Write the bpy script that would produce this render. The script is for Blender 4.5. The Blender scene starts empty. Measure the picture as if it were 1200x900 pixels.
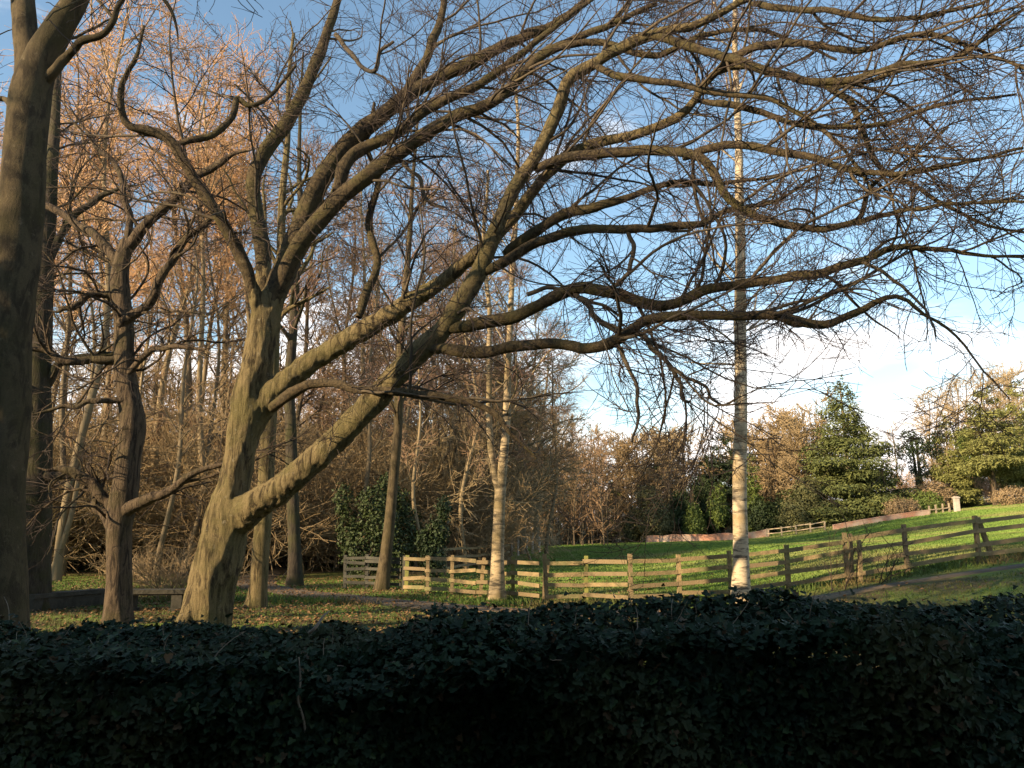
import bpy, math, random
import numpy as np
from mathutils import noise, Vector

# ------------------------------------------------------------------ camera, sky, sun, exposure
SC = bpy.context.scene
COL = SC.collection
R = math.radians
EYE = 1.6
F = 942.0                       # focal length in pixels of a 1200 px wide frame
PITCH = math.atan(180.0 / F)
cam_data = bpy.data.cameras.new('camera')
cam = bpy.data.objects.new('camera', cam_data)
COL.objects.link(cam)
cam.location = (0, 0, EYE)
cam.rotation_euler = (R(90) + PITCH, 0, 0)
cam_data.sensor_width = 36
cam_data.lens = F / 1200 * 36
cam_data.clip_start = 0.05
cam_data.clip_end = 2000
SC.camera = cam

SUN_EL = 19.0
SUN_PHI = 56.5                  # degrees left of straight behind the camera
sx, sy = -math.sin(R(SUN_PHI)), -math.cos(R(SUN_PHI))
sun_vec = Vector((sx * math.cos(R(SUN_EL)), sy * math.cos(R(SUN_EL)), math.sin(R(SUN_EL))))
sl = bpy.data.lights.new('sun', 'SUN')
sl.energy = 5.0
sl.angle = R(0.5)
sl.color = (1.0, 0.78, 0.49)
sun = bpy.data.objects.new('sun', sl)
COL.objects.link(sun)
sun.rotation_euler = sun_vec.to_track_quat('Z', 'Y').to_euler()

world = bpy.data.worlds.new('World')
SC.world = world
world.use_nodes = True
nt = world.node_tree
nt.nodes.clear()
N = nt.nodes.new
L = nt.links.new
out = N('ShaderNodeOutputWorld')
bg = N('ShaderNodeBackground')
bg.inputs['Strength'].default_value = 0.100
sky = N('ShaderNodeTexSky')
sky.sky_type = 'NISHITA'
sky.sun_disc = False
sky.sun_elevation = R(SUN_EL)
sky.sun_rotation = math.atan2(sun_vec.x, sun_vec.y)
sky.altitude = 0
sky.air_density = 1.0
sky.dust_density = 0.35
sky.ozone_density = 1.2
tc = N('ShaderNodeTexCoord')
mp = N('ShaderNodeMapping')
mp.inputs['Scale'].default_value = (3.2, 3.2, 8.5)
mp.inputs['Location'].default_value = (1.7, 0.4, 0.35)
L(tc.outputs['Generated'], mp.inputs['Vector'])
no = N('ShaderNodeTexNoise')
no.inputs['Scale'].default_value = 1.25
no.inputs['Detail'].default_value = 9
no.inputs['Roughness'].default_value = 0.55
L(mp.outputs['Vector'], no.inputs['Vector'])
sp = N('ShaderNodeSeparateXYZ')
L(tc.outputs['Generated'], sp.inputs['Vector'])
el = N('ShaderNodeMapRange')            # more cloud near the horizon
el.inputs['From Min'].default_value = 0.02
el.inputs['From Max'].default_value = 0.36
el.inputs['To Min'].default_value = 0.235
el.inputs['To Max'].default_value = -0.13
L(sp.outputs['Z'], el.inputs['Value'])
ad = N('ShaderNodeMath')
ad.operation = 'ADD'
L(no.outputs['Fac'], ad.inputs[0])
L(el.outputs['Result'], ad.inputs[1])
cr = N('ShaderNodeMapRange')
cr.interpolation_type = 'SMOOTHSTEP'
cr.inputs['From Min'].default_value = 0.455
cr.inputs['From Max'].default_value = 0.68
L(ad.outputs[0], cr.inputs['Value'])
mx = N('ShaderNodeMix')
mx.data_type = 'RGBA'
L(cr.outputs['Result'], mx.inputs['Factor'])
tn = N('ShaderNodeMix')
tn.data_type = 'RGBA'
tn.blend_type = 'MULTIPLY'
tn.inputs['Factor'].default_value = 1
L(sky.outputs['Color'], tn.inputs[6])
tn.inputs[7].default_value = (1.15, 1.20, 1.12, 1)
L(tn.outputs[2], mx.inputs[6])
mx.inputs[7].default_value = (7.6, 7.2, 7.0, 1)
L(mx.outputs[2], bg.inputs['Color'])
L(bg.outputs['Background'], out.inputs['Surface'])

SC.view_settings.view_transform = 'Standard'
SC.view_settings.look = 'None'
SC.view_settings.gamma = 1
SC.view_settings.use_curve_mapping = False
SC.view_settings.exposure = 1.25
SC.cycles.max_bounces = 4
SC.cycles.diffuse_bounces = 2
SC.cycles.glossy_bounces = 1

# ------------------------------------------------------------------ helpers
def at(px, py, Y):
    """the point at world depth Y seen at pixel (px, py) of the 1200x900 photograph"""
    x, y = (px - 600) / F, (450 - py) / F
    cp, sp_ = math.cos(PITCH), math.sin(PITCH)
    k = Y / (cp - y * sp_)
    return np.array((x * k, Y, EYE + (sp_ + y * cp) * k))

GX = np.array([-200, 2, 4.5, 6.4, 9.5, 13, 18, 25, 40, 60, 110, 300.0])
GZ = np.array([0, 0, .03, .17, .62, 1.12, 1.5, 2.0, 3.3, 4.9, 8.2, 14.0])          # slope at the near fence
FX = np.array([-200, -5, 3, 15, 27, 34, 44, 60, 110, 300.0])
FZ = np.array([.2, .35, .6, 1.0, 1.25, 2.6, 4.0, 5.7, 9.6, 16.0])                  # slope at the far edge of the field
def sstep(a, b, v):
    t = np.clip((v - a) / (b - a), 0, 1)
    return t * t * (3 - 2 * t)
def gz(X, Y):
    X = np.asarray(X, float); Y = np.asarray(Y, float)
    near = sum(np.interp(X + d, GX, GZ) for d in (-1.2, -.6, 0, .6, 1.2)) / 5
    far = sum(np.interp(X + d, FX, FZ) for d in (-4, -2, 0, 2, 4)) / 5
    g = near + (far - near) * sstep(20, 82, Y)
    g = g * (0.3 + 0.7 * sstep(5, 17, Y))
    und = 0.05 * np.sin(X * .31 + 1.3) * np.sin(Y * .23 + .4) * sstep(8, 14, Y)
    return g + und + 0.006 * np.clip(Y - 95, 0, 110)
def ground_pt(px, Y):
    x = (px - 600) / F
    # horizontal position of that column at depth Y near the ground
    p = at(px, 640, Y)
    return np.array((p[0], Y, float(gz(p[0], Y))))

def new_obj(name, parts, mat, parent=None, smooth=True, mats=None):
    """parts: list of (V (n,3), Fidx (m,k))  ->  one mesh object"""
    vs, lo, tot, off, mi = [], [], [], 0, []
    for part in parts:
        V, Fi = part[:2]
        V = np.asarray(V, float).reshape(-1, 3)
        Fi = np.asarray(Fi, np.int64)
        vs.append(V)
        lo.append((Fi + off).ravel())
        tot.append(np.full(len(Fi), Fi.shape[1], np.int32))
        mi.append(np.full(len(Fi), part[2] if len(part) > 2 else 0, np.int32))
        off += len(V)
    V = np.concatenate(vs); lo = np.concatenate(lo).astype(np.int32); tot = np.concatenate(tot)
    me = bpy.data.meshes.new(name)
    me.vertices.add(len(V)); me.vertices.foreach_set('co', V.astype(np.float32).ravel())
    me.loops.add(len(lo)); me.loops.foreach_set('vertex_index', lo)
    me.polygons.add(len(tot))
    st = np.concatenate(([0], np.cumsum(tot)[:-1])).astype(np.int32)
    me.polygons.foreach_set('loop_start', st)
    me.polygons.foreach_set('loop_total', tot)
    me.polygons.foreach_set('use_smooth', np.full(len(tot), smooth))
    me.polygons.foreach_set('material_index', np.concatenate(mi))
    me.update(calc_edges=True)
    for q in (mat if isinstance(mat, (list, tuple)) else [mat]):
        me.materials.append(q)
    o = bpy.data.objects.new(name, me)
    COL.objects.link(o)
    if parent is not None:
        o.parent = parent
    return o

def tag(o, label, cat, group=None, kind=None):
    o['label'] = label; o['category'] = cat
    if group: o['group'] = group
    if kind: o['kind'] = kind
    return o
def thing(name, label, cat, loc=(0, 0, 0), rz=0.0, group=None):
    o = bpy.data.objects.new(name, None)
    COL.objects.link(o)
    o.location = loc; o.rotation_euler = (0, 0, rz)
    o.empty_display_size = .3
    return tag(o, label, cat, group)
def structure(o):
    o['kind'] = 'structure'
    return o
def dup(root, loc, rz, scale, label, group):
    r = root.copy(); COL.objects.link(r)
    r.location = loc; r.rotation_euler = (0, 0, rz)
    r.scale = scale if isinstance(scale, tuple) else (scale,) * 3
    r['label'] = label; r['group'] = group
    for ch in list(root.children):
        c = ch.copy(); COL.objects.link(c); c.parent = r
        for g in ch.children:
            d = g.copy(); COL.objects.link(d); d.parent = c
    return r

def norm(a):
    return a / np.maximum(np.linalg.norm(a, axis=-1, keepdims=True), 1e-9)

def box(c, s, rz=0.0, ax=None):
    """box centre c, size s; ax = 3 axis vectors or rotation about z"""
    q = np.array([(i, j, k) for i in (-.5, .5) for j in (-.5, .5) for k in (-.5, .5)]) * np.array(s)
    if ax is None:
        co, si = math.cos(rz), math.sin(rz)
        ax = np.array([(co, si, 0), (-si, co, 0), (0, 0, 1)])
    V = q @ np.asarray(ax, float) + np.array(c)
    Fi = np.array([(0, 1, 3, 2), (4, 6, 7, 5), (0, 4, 5, 1), (2, 3, 7, 6), (0, 2, 6, 4), (1, 5, 7, 3)])
    return V, Fi
def beam(a, b, w, h, up=(0, 0, 1)):
    """a bar from a to b, w wide (sideways) and h high"""
    a = np.array(a, float); b = np.array(b, float)
    x = norm(b - a); y = norm(np.cross(np.array(up, float), x)); z = np.cross(x, y)
    return box((a + b) / 2, (np.linalg.norm(b - a), w, h), ax=(x, y, z))

def tubes(P, Rr, S, cap=False):
    P = np.asarray(P, float); Rr = np.asarray(Rr, float)
    B, Nn, _ = P.shape
    T = norm(np.gradient(P, axis=1))
    m = np.abs(T.mean(1))
    ref = np.eye(3)[np.argmin(m, axis=1)][:, None, :]
    U = norm(np.cross(T, np.broadcast_to(ref, T.shape))); W = np.cross(T, U)
    a = 2 * np.pi * np.arange(S) / S
    V = P[:, :, None, :] + Rr[:, :, None, None] * (np.cos(a)[:, None] * U[:, :, None, :] + np.sin(a)[:, None] * W[:, :, None, :])
    b = np.arange(B)[:, None, None] * (Nn * S)
    i = np.arange(Nn - 1)[None, :, None] * S
    j = np.arange(S)[None, None, :]; j2 = (j + 1) % S
    Fi = np.stack([b + i + j, b + i + j2, b + i + S + j2, b + i + S + j], -1).reshape(-1, 4)
    return V.reshape(-1, 3), Fi

def catmull(C, n):
    C = np.asarray(C, float)
    C = np.vstack([2 * C[0] - C[1], C, 2 * C[-1] - C[-2]])
    seg = np.linalg.norm(np.diff(C[1:-1, :3], axis=0), axis=1)
    cum = np.concatenate(([0], np.cumsum(seg)))
    s = np.linspace(0, cum[-1], n)
    k = np.clip(np.searchsorted(cum, s, side='right') - 1, 0, len(seg) - 1)
    t = ((s - cum[k]) / seg[k])[:, None]
    p0, p1, p2, p3 = C[k], C[k + 1], C[k + 2], C[k + 3]
    return .5 * (2 * p1 + (p2 - p0) * t + (2 * p0 - 5 * p1 + 4 * p2 - p3) * t ** 2 + (3 * p1 - p0 - 3 * p2 + p3) * t ** 3)

def grow(rg, P0, D0, Ln, n, wig, trop, tw, kink=0.0):
    B = len(P0)
    P = np.empty((B, n, 3)); P[:, 0] = P0
    d = D0.copy(); st = (Ln / (n - 1))[:, None]
    drift = rg.normal(0, wig * .5, (B, 3))
    for i in range(1, n):
        d = norm(d + rg.normal(0, wig, (B, 3)) + drift + np.asarray(trop) * tw)
        P[:, i] = P[:, i - 1] + d * st
    return P

def spawn(rg, P, Rr, dens, s0, s1, ang, asd, L0, n, wig, trop=(0, 0, 1), tw=0.03, rr=.5, rtip=.003, flat=0.0,
          taper=.55, lenpow=.7, rmax=9, updown=0.0, rabs=None):
    B, Nn, _ = P.shape
    ln = np.linalg.norm(np.diff(P, axis=1), axis=2).sum(1)
    cnt = rg.poisson(dens * ln * (s1 - s0))
    pid = np.repeat(np.arange(B), cnt)
    if len(pid) == 0:
        pid = np.array([0])
    s = rg.uniform(s0, s1, len(pid))
    f = s * (Nn - 1); i = np.minimum(f.astype(int), Nn - 2); t = (f - i)[:, None]
    pos = P[pid, i] * (1 - t) + P[pid, i + 1] * t
    tan = norm(P[pid, i + 1] - P[pid, i])
    rad = Rr[pid, i] * (1 - t[:, 0]) + Rr[pid, i + 1] * t[:, 0]
    v = rg.normal(0, 1, (len(pid), 3)); v[:, 2] *= (1 - flat); v[:, 2] += updown
    v = norm(v - (v * tan).sum(1, keepdims=True) * tan)
    a = rg.normal(ang, asd, len(pid))[:, None]
    D = np.cos(a) * tan + np.sin(a) * v
    Ln = L0 * (1 - lenpow * s) * rg.uniform(.55, 1.35, len(pid))
    r0 = np.minimum(rad * rr * rg.uniform(.7, 1.2, len(pid)), rmax)
    if rabs is not None:
        r0 = np.minimum(r0, rabs)
    r0 = np.maximum(r0, rtip * 1.25)
    Q = grow(rg, pos, D, Ln, n, wig, trop, tw)
    u = np.linspace(0, 1, n)[None, :]
    q = rtip + (r0[:, None] - rtip) * (1 - u) ** taper * (1 - .15 * u)
    return Q, q

def leafcloud(P, Nrm, size, rg, lobed=False, asp=.6):
    """one leaf-shaped face (two halves folded on the midrib) at every point"""
    n = len(P)
    a = norm(rg.normal(0, 1, (n, 3)))
    X = norm(np.cross(Nrm, a)); Y = np.cross(Nrm, X)
    s = np.asarray(size).reshape(-1, 1) * np.ones((n, 1))
    if not lobed:
        pts = [(0, 0, 0), (asp * .5, .45, .12), (0, 1, 0), (-asp * .5, .45, .12)]
        idx = np.array([(0, 1, 2), (0, 2, 3)])
    else:                                   # five-pointed ivy leaf
        pts = [(0, 0, 0), (.32, -.10, .05), (.52, .18, .10), (.27, .36, .05), (.30, .66, .05), (0, 1.0, -.05), (-.30, .66, .05), (-.27, .36, .05),
               (-.52, .18, .10), (-.32, -.10, .05)]
        idx = np.array([(0, 1, 2), (0, 2, 3), (0, 3, 4), (0, 4, 5), (0, 5, 6), (0, 6, 7), (0, 7, 8), (0, 8, 9)])
    V = np.stack([P + s * (p[0] * X + p[1] * Y + p[2] * Nrm) for p in pts], 1)
    k = len(pts)
    Fi = (np.arange(n)[:, None, None] * k + idx[None]).reshape(-1, 3)
    return V.reshape(-1, 3), Fi

# ------------------------------------------------------------------ materials
def mat(name, c1, c2, scale=3.0, rough=.85, bump=0.0, bscale=None, stretch=(1, 1, 1), spec=.25, c3=None, rnd=None, ramp=(.35, .65), trans=0.0, s3=None):
    m = bpy.data.materials.new(name); m.use_nodes = True
    t = m.node_tree; b = t.nodes['Principled BSDF']
    b.inputs['Roughness'].default_value = rough
    b.inputs['Specular IOR Level'].default_value = spec
    tcn = t.nodes.new('ShaderNodeTexCoord'); mpn = t.nodes.new('ShaderNodeMapping')
    mpn.inputs['Scale'].default_value = stretch
    t.links.new(tcn.outputs['Object'], mpn.inputs['Vector'])
    nz = t.nodes.new('ShaderNodeTexNoise'); nz.inputs['Scale'].default_value = scale; nz.inputs['Detail'].default_value = 6
    nz.inputs['Roughness'].default_value = .62
    t.links.new(mpn.outputs['Vector'], nz.inputs['Vector'])
    rp = t.nodes.new('ShaderNodeMapRange'); rp.inputs['From Min'].default_value = ramp[0]; rp.inputs['From Max'].default_value = ramp[1]
    t.links.new(nz.outputs['Fac'], rp.inputs['Value'])
    mxn = t.nodes.new('ShaderNodeMix'); mxn.data_type = 'RGBA'
    mxn.inputs[6].default_value = (*c1, 1); mxn.inputs[7].default_value = (*c2, 1)
    t.links.new(rp.outputs['Result'], mxn.inputs['Factor'])
    col = mxn.outputs[2]
    if c3 is not None:                     # a second, larger pattern of another colour
        n2 = t.nodes.new('ShaderNodeTexNoise'); n2.inputs['Scale'].default_value = s3 or scale * .22; n2.inputs['Detail'].default_value = 4
        t.links.new(tcn.outputs['Object'], n2.inputs['Vector'])
        r2 = t.nodes.new('ShaderNodeMapRange'); r2.inputs['From Min'].default_value = .48; r2.inputs['From Max'].default_value = .62
        t.links.new(n2.outputs['Fac'], r2.inputs['Value'])
        m2 = t.nodes.new('ShaderNodeMix'); m2.data_type = 'RGBA'
        t.links.new(r2.outputs['Result'], m2.inputs['Factor']); t.links.new(col, m2.inputs[6]); m2.inputs[7].default_value = (*c3, 1)
        col = m2.outputs[2]
    if rnd is not None:                    # each copy its own tint
        oi = t.nodes.new('ShaderNodeObjectInfo')
        m3 = t.nodes.new('ShaderNodeMix'); m3.data_type = 'RGBA'
        t.links.new(oi.outputs['Random'], m3.inputs['Factor']); t.links.new(col, m3.inputs[6]); m3.inputs[7].default_value = (*rnd, 1)
        col = m3.outputs[2]
    t.links.new(col, b.inputs['Base Color'])
    if trans:
        b.inputs['Transmission Weight'].default_value = 0
        b.inputs['Subsurface Weight'].default_value = 0
    if bump:
        bp = t.nodes.new('ShaderNodeBump'); bp.inputs['Strength'].default_value = bump; bp.inputs['Distance'].default_value = .03
        nb = t.nodes.new('ShaderNodeTexNoise'); nb.inputs['Scale'].default_value = bscale or scale * 3; nb.inputs['Detail'].default_value = 8
        t.links.new(mpn.outputs['Vector'], nb.inputs['Vector'])
        t.links.new(nb.outputs['Fac'], bp.inputs['Height']); t.links.new(bp.outputs['Normal'], b.inputs['Normal'])
    return m

def bark(name, base, crack, moss, pale, fis=11.0, stretch=.16, mossy=.5, depth=.05, speck=.35):
    """fissured bark: dark cracks along the stem, mossy patches, small pale lichen spots"""
    m = bpy.data.materials.new(name); m.use_nodes = True
    t = m.node_tree; b = t.nodes['Principled BSDF']; b.inputs['Roughness'].default_value = .92
    b.inputs['Specular IOR Level'].default_value = .15
    tcn = t.nodes.new('ShaderNodeTexCoord')
    def mapped(sc):
        n = t.nodes.new('ShaderNodeMapping'); n.inputs['Scale'].default_value = sc
        t.links.new(tcn.outputs['Object'], n.inputs['Vector']); return n.outputs['Vector']
    def nz(vec, scale, det, rough, dist=0.0):
        n = t.nodes.new('ShaderNodeTexNoise'); n.inputs['Scale'].default_value = scale; n.inputs['Detail'].default_value = det
        n.inputs['Roughness'].default_value = rough; n.inputs['Distortion'].default_value = dist
        t.links.new(vec, n.inputs['Vector']); return n.outputs['Fac']
    def mr(v, a, c_, lo=0, hi=1):
        n = t.nodes.new('ShaderNodeMapRange'); n.inputs['From Min'].default_value = a; n.inputs['From Max'].default_value = c_
        n.inputs['To Min'].default_value = lo; n.inputs['To Max'].default_value = hi
        t.links.new(v, n.inputs['Value']); return n.outputs['Result']
    def mix(f, a, c_):
        n = t.nodes.new('ShaderNodeMix'); n.data_type = 'RGBA'
        t.links.new(f, n.inputs['Factor'])
        for k, v in ((6, a), (7, c_)):
            if isinstance(v, tuple): n.inputs[k].default_value = (*v, 1)
            else: t.links.new(v, n.inputs[k])
        return n.outputs[2]
    vs, vo = mapped((1, 1, stretch)), mapped((1, 1, 1))
    f = nz(vs, fis, 8, .68, .6)
    fine = nz(vo, 46, 8, .72)
    col = mix(mr(f, .41, .53), crack, base)
    col = mix(mr(nz(vo, 1.5, 7, .66), .50 - .12 * mossy, .66 - .1 * mossy, 0, .85), col, moss)
    col = mix(mr(nz(vo, 9, 6, .7), .60, .70, 0, speck), col, pale)
    col = mix(mr(fine, .35, .65, 0, .45), col, crack)
    t.links.new(col, b.inputs['Base Color'])
    ad_ = t.nodes.new('ShaderNodeMath'); ad_.operation = 'MULTIPLY_ADD'
    t.links.new(fine, ad_.inputs[0]); ad_.inputs[1].default_value = .5; t.links.new(f, ad_.inputs[2])
    bp = t.nodes.new('ShaderNodeBump'); bp.inputs['Strength'].default_value = 1.0; bp.inputs['Distance'].default_value = depth
    t.links.new(ad_.outputs[0], bp.inputs['Height']); t.links.new(bp.outputs['Normal'], b.inputs['Normal'])
    return m
M = {}
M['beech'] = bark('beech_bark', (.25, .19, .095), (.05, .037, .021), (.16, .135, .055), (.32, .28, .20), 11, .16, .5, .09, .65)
M['beech_limb_shaded'] = bark('shaded_beech_limb_bark', (.10, .073, .041), (.034, .026, .017), (.092, .078, .030), (.20, .17, .11), 15, .8, .3, .05, .5)  # bark darkened so the upper limbs' shade sits in the colour
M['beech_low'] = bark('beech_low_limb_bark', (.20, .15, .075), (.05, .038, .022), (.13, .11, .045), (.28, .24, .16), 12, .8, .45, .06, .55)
M['beech_twig'] = mat('beech_twig', (.060, .042, .031), (.042, .030, .024), 2)
M['beech_bough'] = mat('beech_bough', (.105, .078, .046), (.06, .045, .03), 4, c3=(.05, .04, .03), s3=1.2)
M['dark'] = bark('dark_bark', (.08, .062, .043), (.032, .026, .02), (.06, .058, .022), (.12, .11, .08), 13, .14, .5, .05, .3)
M['grey'] = bark('grey_bark', (.11, .082, .046), (.045, .034, .021), (.07, .058, .026), (.22, .17, .11), 7, .35, .4, .022, .55)
M['rough'] = bark('furrowed_bark', (.15, .108, .07), (.036, .027, .02), (.085, .072, .034), (.26, .20, .15), 17, .13, .1, .075, .4)
M['birch'] = mat('birch_bark', (.44, .355, .24), (.075, .06, .045), 5, .75, .5, 14, (.6, .6, 3.0), ramp=(.48, .62), c3=(.30, .22, .12), s3=1.2)
M['birch_old'] = mat('golden_birch_bark', (.36, .27, .16), (.075, .06, .04), 5, .8, .6, 14, (.6, .6, 2.4), ramp=(.46, .60), c3=(.20, .15, .075), s3=1.4)
M['wood_trunk'] = mat('woodland_bark', (.14, .105, .065), (.07, .055, .038), 2, .9, rnd=(.22, .165, .095))
M['twig_pink'] = mat('pink_brown_twigs', (.31, .195, .11), (.22, .14, .08), .4, .9, rnd=(.28, .18, .115))
M['twig_orange'] = mat('orange_brown_twigs', (.58, .33, .145), (.46, .26, .12), .4, .9, rnd=(.50, .31, .17))
M['twig_brown'] = mat('olive_brown_twigs', (.30, .205, .105), (.21, .145, .075), .4, .9, rnd=(.31, .23, .125))
M['twig_tan'] = mat('tan_twigs', (.40, .28, .15), (.30, .21, .12), .4, .9, rnd=(.36, .27, .15))
M['twig_birch'] = mat('birch_twigs', (.20, .12, .09), (.15, .095, .075), .5, .9)
M['ivy'] = mat('ivy_leaf', (.021, .040, .016), (.010, .020, .009), 9, .6, spec=.14, c3=(.036, .040, .014), s3=1.2)
M['ivy_young'] = mat('young_ivy_leaf', (.045, .07, .022), (.030, .050, .016), 9, .5, spec=.2)
M['ivy_dead'] = mat('dead_ivy_leaf', (.11, .07, .035), (.07, .045, .025), 9, .7, spec=.1)
M['ivy_far'] = mat('dark_evergreen_leaf', (.028, .045, .016), (.016, .028, .010), 1.5, .6, rnd=(.04, .055, .016))
M['cedar'] = mat('cedar_needles', (.13, .14, .04), (.062, .078, .026), .8, .8)
M['pine'] = mat('pale_conifer_needles', (.20, .195, .068), (.125, .13, .045), .8, .8, rnd=(.19, .19, .05))
M['laurel'] = mat('bright_evergreen_leaf', (.13, .155, .03), (.07, .10, .022), 1.2, .6, rnd=(.09, .125, .028))
M['olive_leaf'] = mat('olive_evergreen_leaf', (.10, .105, .035), (.055, .065, .022), 1.0, .7, rnd=(.13, .12, .05))
M['russet'] = mat('russet_dead_leaf', (.26, .11, .065), (.17, .075, .045), 1.5, .8)
M['straw'] = mat('straw_twigs', (.30, .21, .11), (.20, .14, .08), 1.5, .9)
M['fence'] = mat('weathered_rail', (.34, .24, .12), (.17, .125, .062), 7, .88, .6, 40, (1, 1, 1), c3=(.17, .155, .065), s3=2.2, rnd=(.20, .145, .08))
M['fence_green'] = mat('algae_green_post', (.24, .23, .06), (.15, .15, .05), 4, .85)
M['fence_grey'] = mat('grey_rail', (.095, .088, .068), (.06, .056, .045), 4, .85)
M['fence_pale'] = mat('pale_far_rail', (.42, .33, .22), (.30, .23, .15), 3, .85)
M['stone'] = mat('dark_stone', (.062, .055, .042), (.03, .028, .02), 5, .9, .5)
M['render'] = mat('white_render', (.70, .66, .58), (.62, .58, .50), 2, .8)
M['slate'] = mat('slate_roof', (.15, .14, .17), (.10, .10, .12), 6, .6)
M['glass'] = mat('window_glass', (.02, .025, .03), (.03, .03, .04), 2, .1, spec=.5)
M['concrete'] = mat('pale_post', (.55, .46, .38), (.42, .35, .28), 3, .85)
M['path'] = mat('worn_tarmac', (.115, .088, .06), (.075, .06, .045), 1.2, .9, .4, 40, c3=(.17, .12, .07), s3=.35)
M['bare_stem'] = mat('bare_ivy_stem', (.26, .20, .14), (.16, .12, .08), 6, .85)

def ground_material():
    m = bpy.data.materials.new('grassland'); m.use_nodes = True
    t = m.node_tree; b = t.nodes['Principled BSDF']
    b.inputs['Roughness'].default_value = .95; b.inputs['Specular IOR Level'].default_value = .1
    tcn = t.nodes.new('ShaderNodeTexCoord'); spx = t.nodes.new('ShaderNodeSeparateXYZ')
    t.links.new(tcn.outputs['Object'], spx.inputs['Vector'])
    def nz(scale, det=5, rough=.6):
        n = t.nodes.new('ShaderNodeTexNoise'); n.inputs['Scale'].default_value = scale; n.inputs['Detail'].default_value = det
        n.inputs['Roughness'].default_value = rough
        t.links.new(tcn.outputs['Object'], n.inputs['Vector']); return n.outputs['Fac']
    def mr(v, a, c_, lo=0, hi=1):
        n = t.nodes.new('ShaderNodeMapRange'); n.inputs['From Min'].default_value = a; n.inputs['From Max'].default_value = c_
        n.inputs['To Min'].default_value = lo; n.inputs['To Max'].default_value = hi
        t.links.new(v, n.inputs['Value']); return n.outputs['Result']
    def mix(f, a, c_):
        n = t.nodes.new('ShaderNodeMix'); n.data_type = 'RGBA'
        t.links.new(f, n.inputs['Factor'])
        for k, v in ((6, a), (7, c_)):
            if isinstance(v, tuple): n.inputs[k].default_value = (*v, 1)
            else: t.links.new(v, n.inputs[k])
        return n.outputs[2]
    def math_(op, a, c_):
        n = t.nodes.new('ShaderNodeMath'); n.operation = op
        for k, v in ((0, a), (1, c_)):
            if isinstance(v, (int, float)): n.inputs[k].default_value = v
            else: t.links.new(v, n.inputs[k])
        return n.outputs[0]
    g = mix(mr(nz(1.6, 8), .35, .65), (.105, .18, .028), (.15, .21, .042))
    g = mix(mr(nz(.16, 4), .45, .62, 0, .7), g, (.20, .25, .05))
    litter = mix(mr(nz(6, 6), .4, .6), (.13, .085, .045), (.075, .06, .028))
    f1 = mr(nz(.35, 5), .38, .54)
    # leaf litter under the wood on the far left and the near verge, pasture beyond the rails on the right
    wood = math_('MAXIMUM', mr(spx.outputs['X'], 2.5, -3.5), mr(spx.outputs['Y'], 90, 97))
    wood = math_('MULTIPLY', wood, mr(spx.outputs['Y'], 30, 36))
    verge = math_('MULTIPLY', mr(spx.outputs['Y'], 21, 19), .9)
    lf = math_('MAXIMUM', math_('MULTIPLY', wood, mr(f1, 0, 1, .45, 1)), math_('MULTIPLY', verge, f1))
    col = mix(lf, g, litter)
    t.links.new(col, b.inputs['Base Color'])
    bp = t.nodes.new('ShaderNodeBump'); bp.inputs['Strength'].default_value = .8; bp.inputs['Distance'].default_value = .12
    t.links.new(nz(5, 10, .75), bp.inputs['Height']); t.links.new(bp.outputs['Normal'], b.inputs['Normal'])
    return m
M['ground'] = ground_material()

def brick_material():
    m = bpy.data.materials.new('red_brick'); m.use_nodes = True
    t = m.node_tree; b = t.nodes['Principled BSDF']; b.inputs['Roughness'].default_value = .9
    tcn = t.nodes.new('ShaderNodeTexCoord'); mpn = t.nodes.new('ShaderNodeMapping')
    mpn.inputs['Rotation'].default_value = (R(90), 0, 0)
    t.links.new(tcn.outputs['Object'], mpn.inputs['Vector'])
    br = t.nodes.new('ShaderNodeTexBrick'); br.inputs['Scale'].default_value = 4.0
    br.inputs['Color1'].default_value = (.56, .23, .115, 1); br.inputs['Color2'].default_value = (.36, .15, .09, 1)
    br.inputs['Mortar'].default_value = (.42, .33, .25, 1)
    t.links.new(mpn.outputs['Vector'], br.inputs['Vector'])
    n = t.nodes.new('ShaderNodeTexNoise'); n.inputs['Scale'].default_value = .7; n.inputs['Detail'].default_value = 9
    t.links.new(tcn.outputs['Object'], n.inputs['Vector'])
    r = t.nodes.new('ShaderNodeMapRange'); r.inputs['From Min'].default_value = .45; r.inputs['From Max'].default_value = .65
    r.inputs['To Max'].default_value = .9
    t.links.new(n.outputs['Fac'], r.inputs['Value'])
    x = t.nodes.new('ShaderNodeMix'); x.data_type = 'RGBA'
    t.links.new(r.outputs['Result'], x.inputs['Factor']); t.links.new(br.outputs['Color'], x.inputs[6]); x.inputs[7].default_value = (.55, .40, .29, 1)
    t.links.new(x.outputs[2], b.inputs['Base Color'])
    return m
M['brick'] = brick_material()

# ------------------------------------------------------------------ the ground and the path
def axis(fine, coarse):
    return np.unique(np.concatenate([fine, coarse]))
xs = axis(np.arange(-30, 40.01, .5), np.concatenate([np.linspace(-600, -30, 60), np.linspace(40, 600, 70)]))
ys = axis(np.arange(2, 40.01, .5), np.concatenate([np.linspace(-60, 2, 20), np.linspace(40, 140, 51), np.linspace(140, 900, 30)]))
XX, YY = np.meshgrid(xs, ys)
V = np.stack([XX, YY, gz(XX, YY)], -1).reshape(-1, 3)
ii = (np.arange(len(ys) - 1)[:, None] * len(xs) + np.arange(len(xs) - 1)[None, :]).ravel()
structure(new_obj('ground', [(V, np.stack([ii, ii + 1, ii + len(xs) + 1, ii + len(xs)], -1))], M['ground']))

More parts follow.
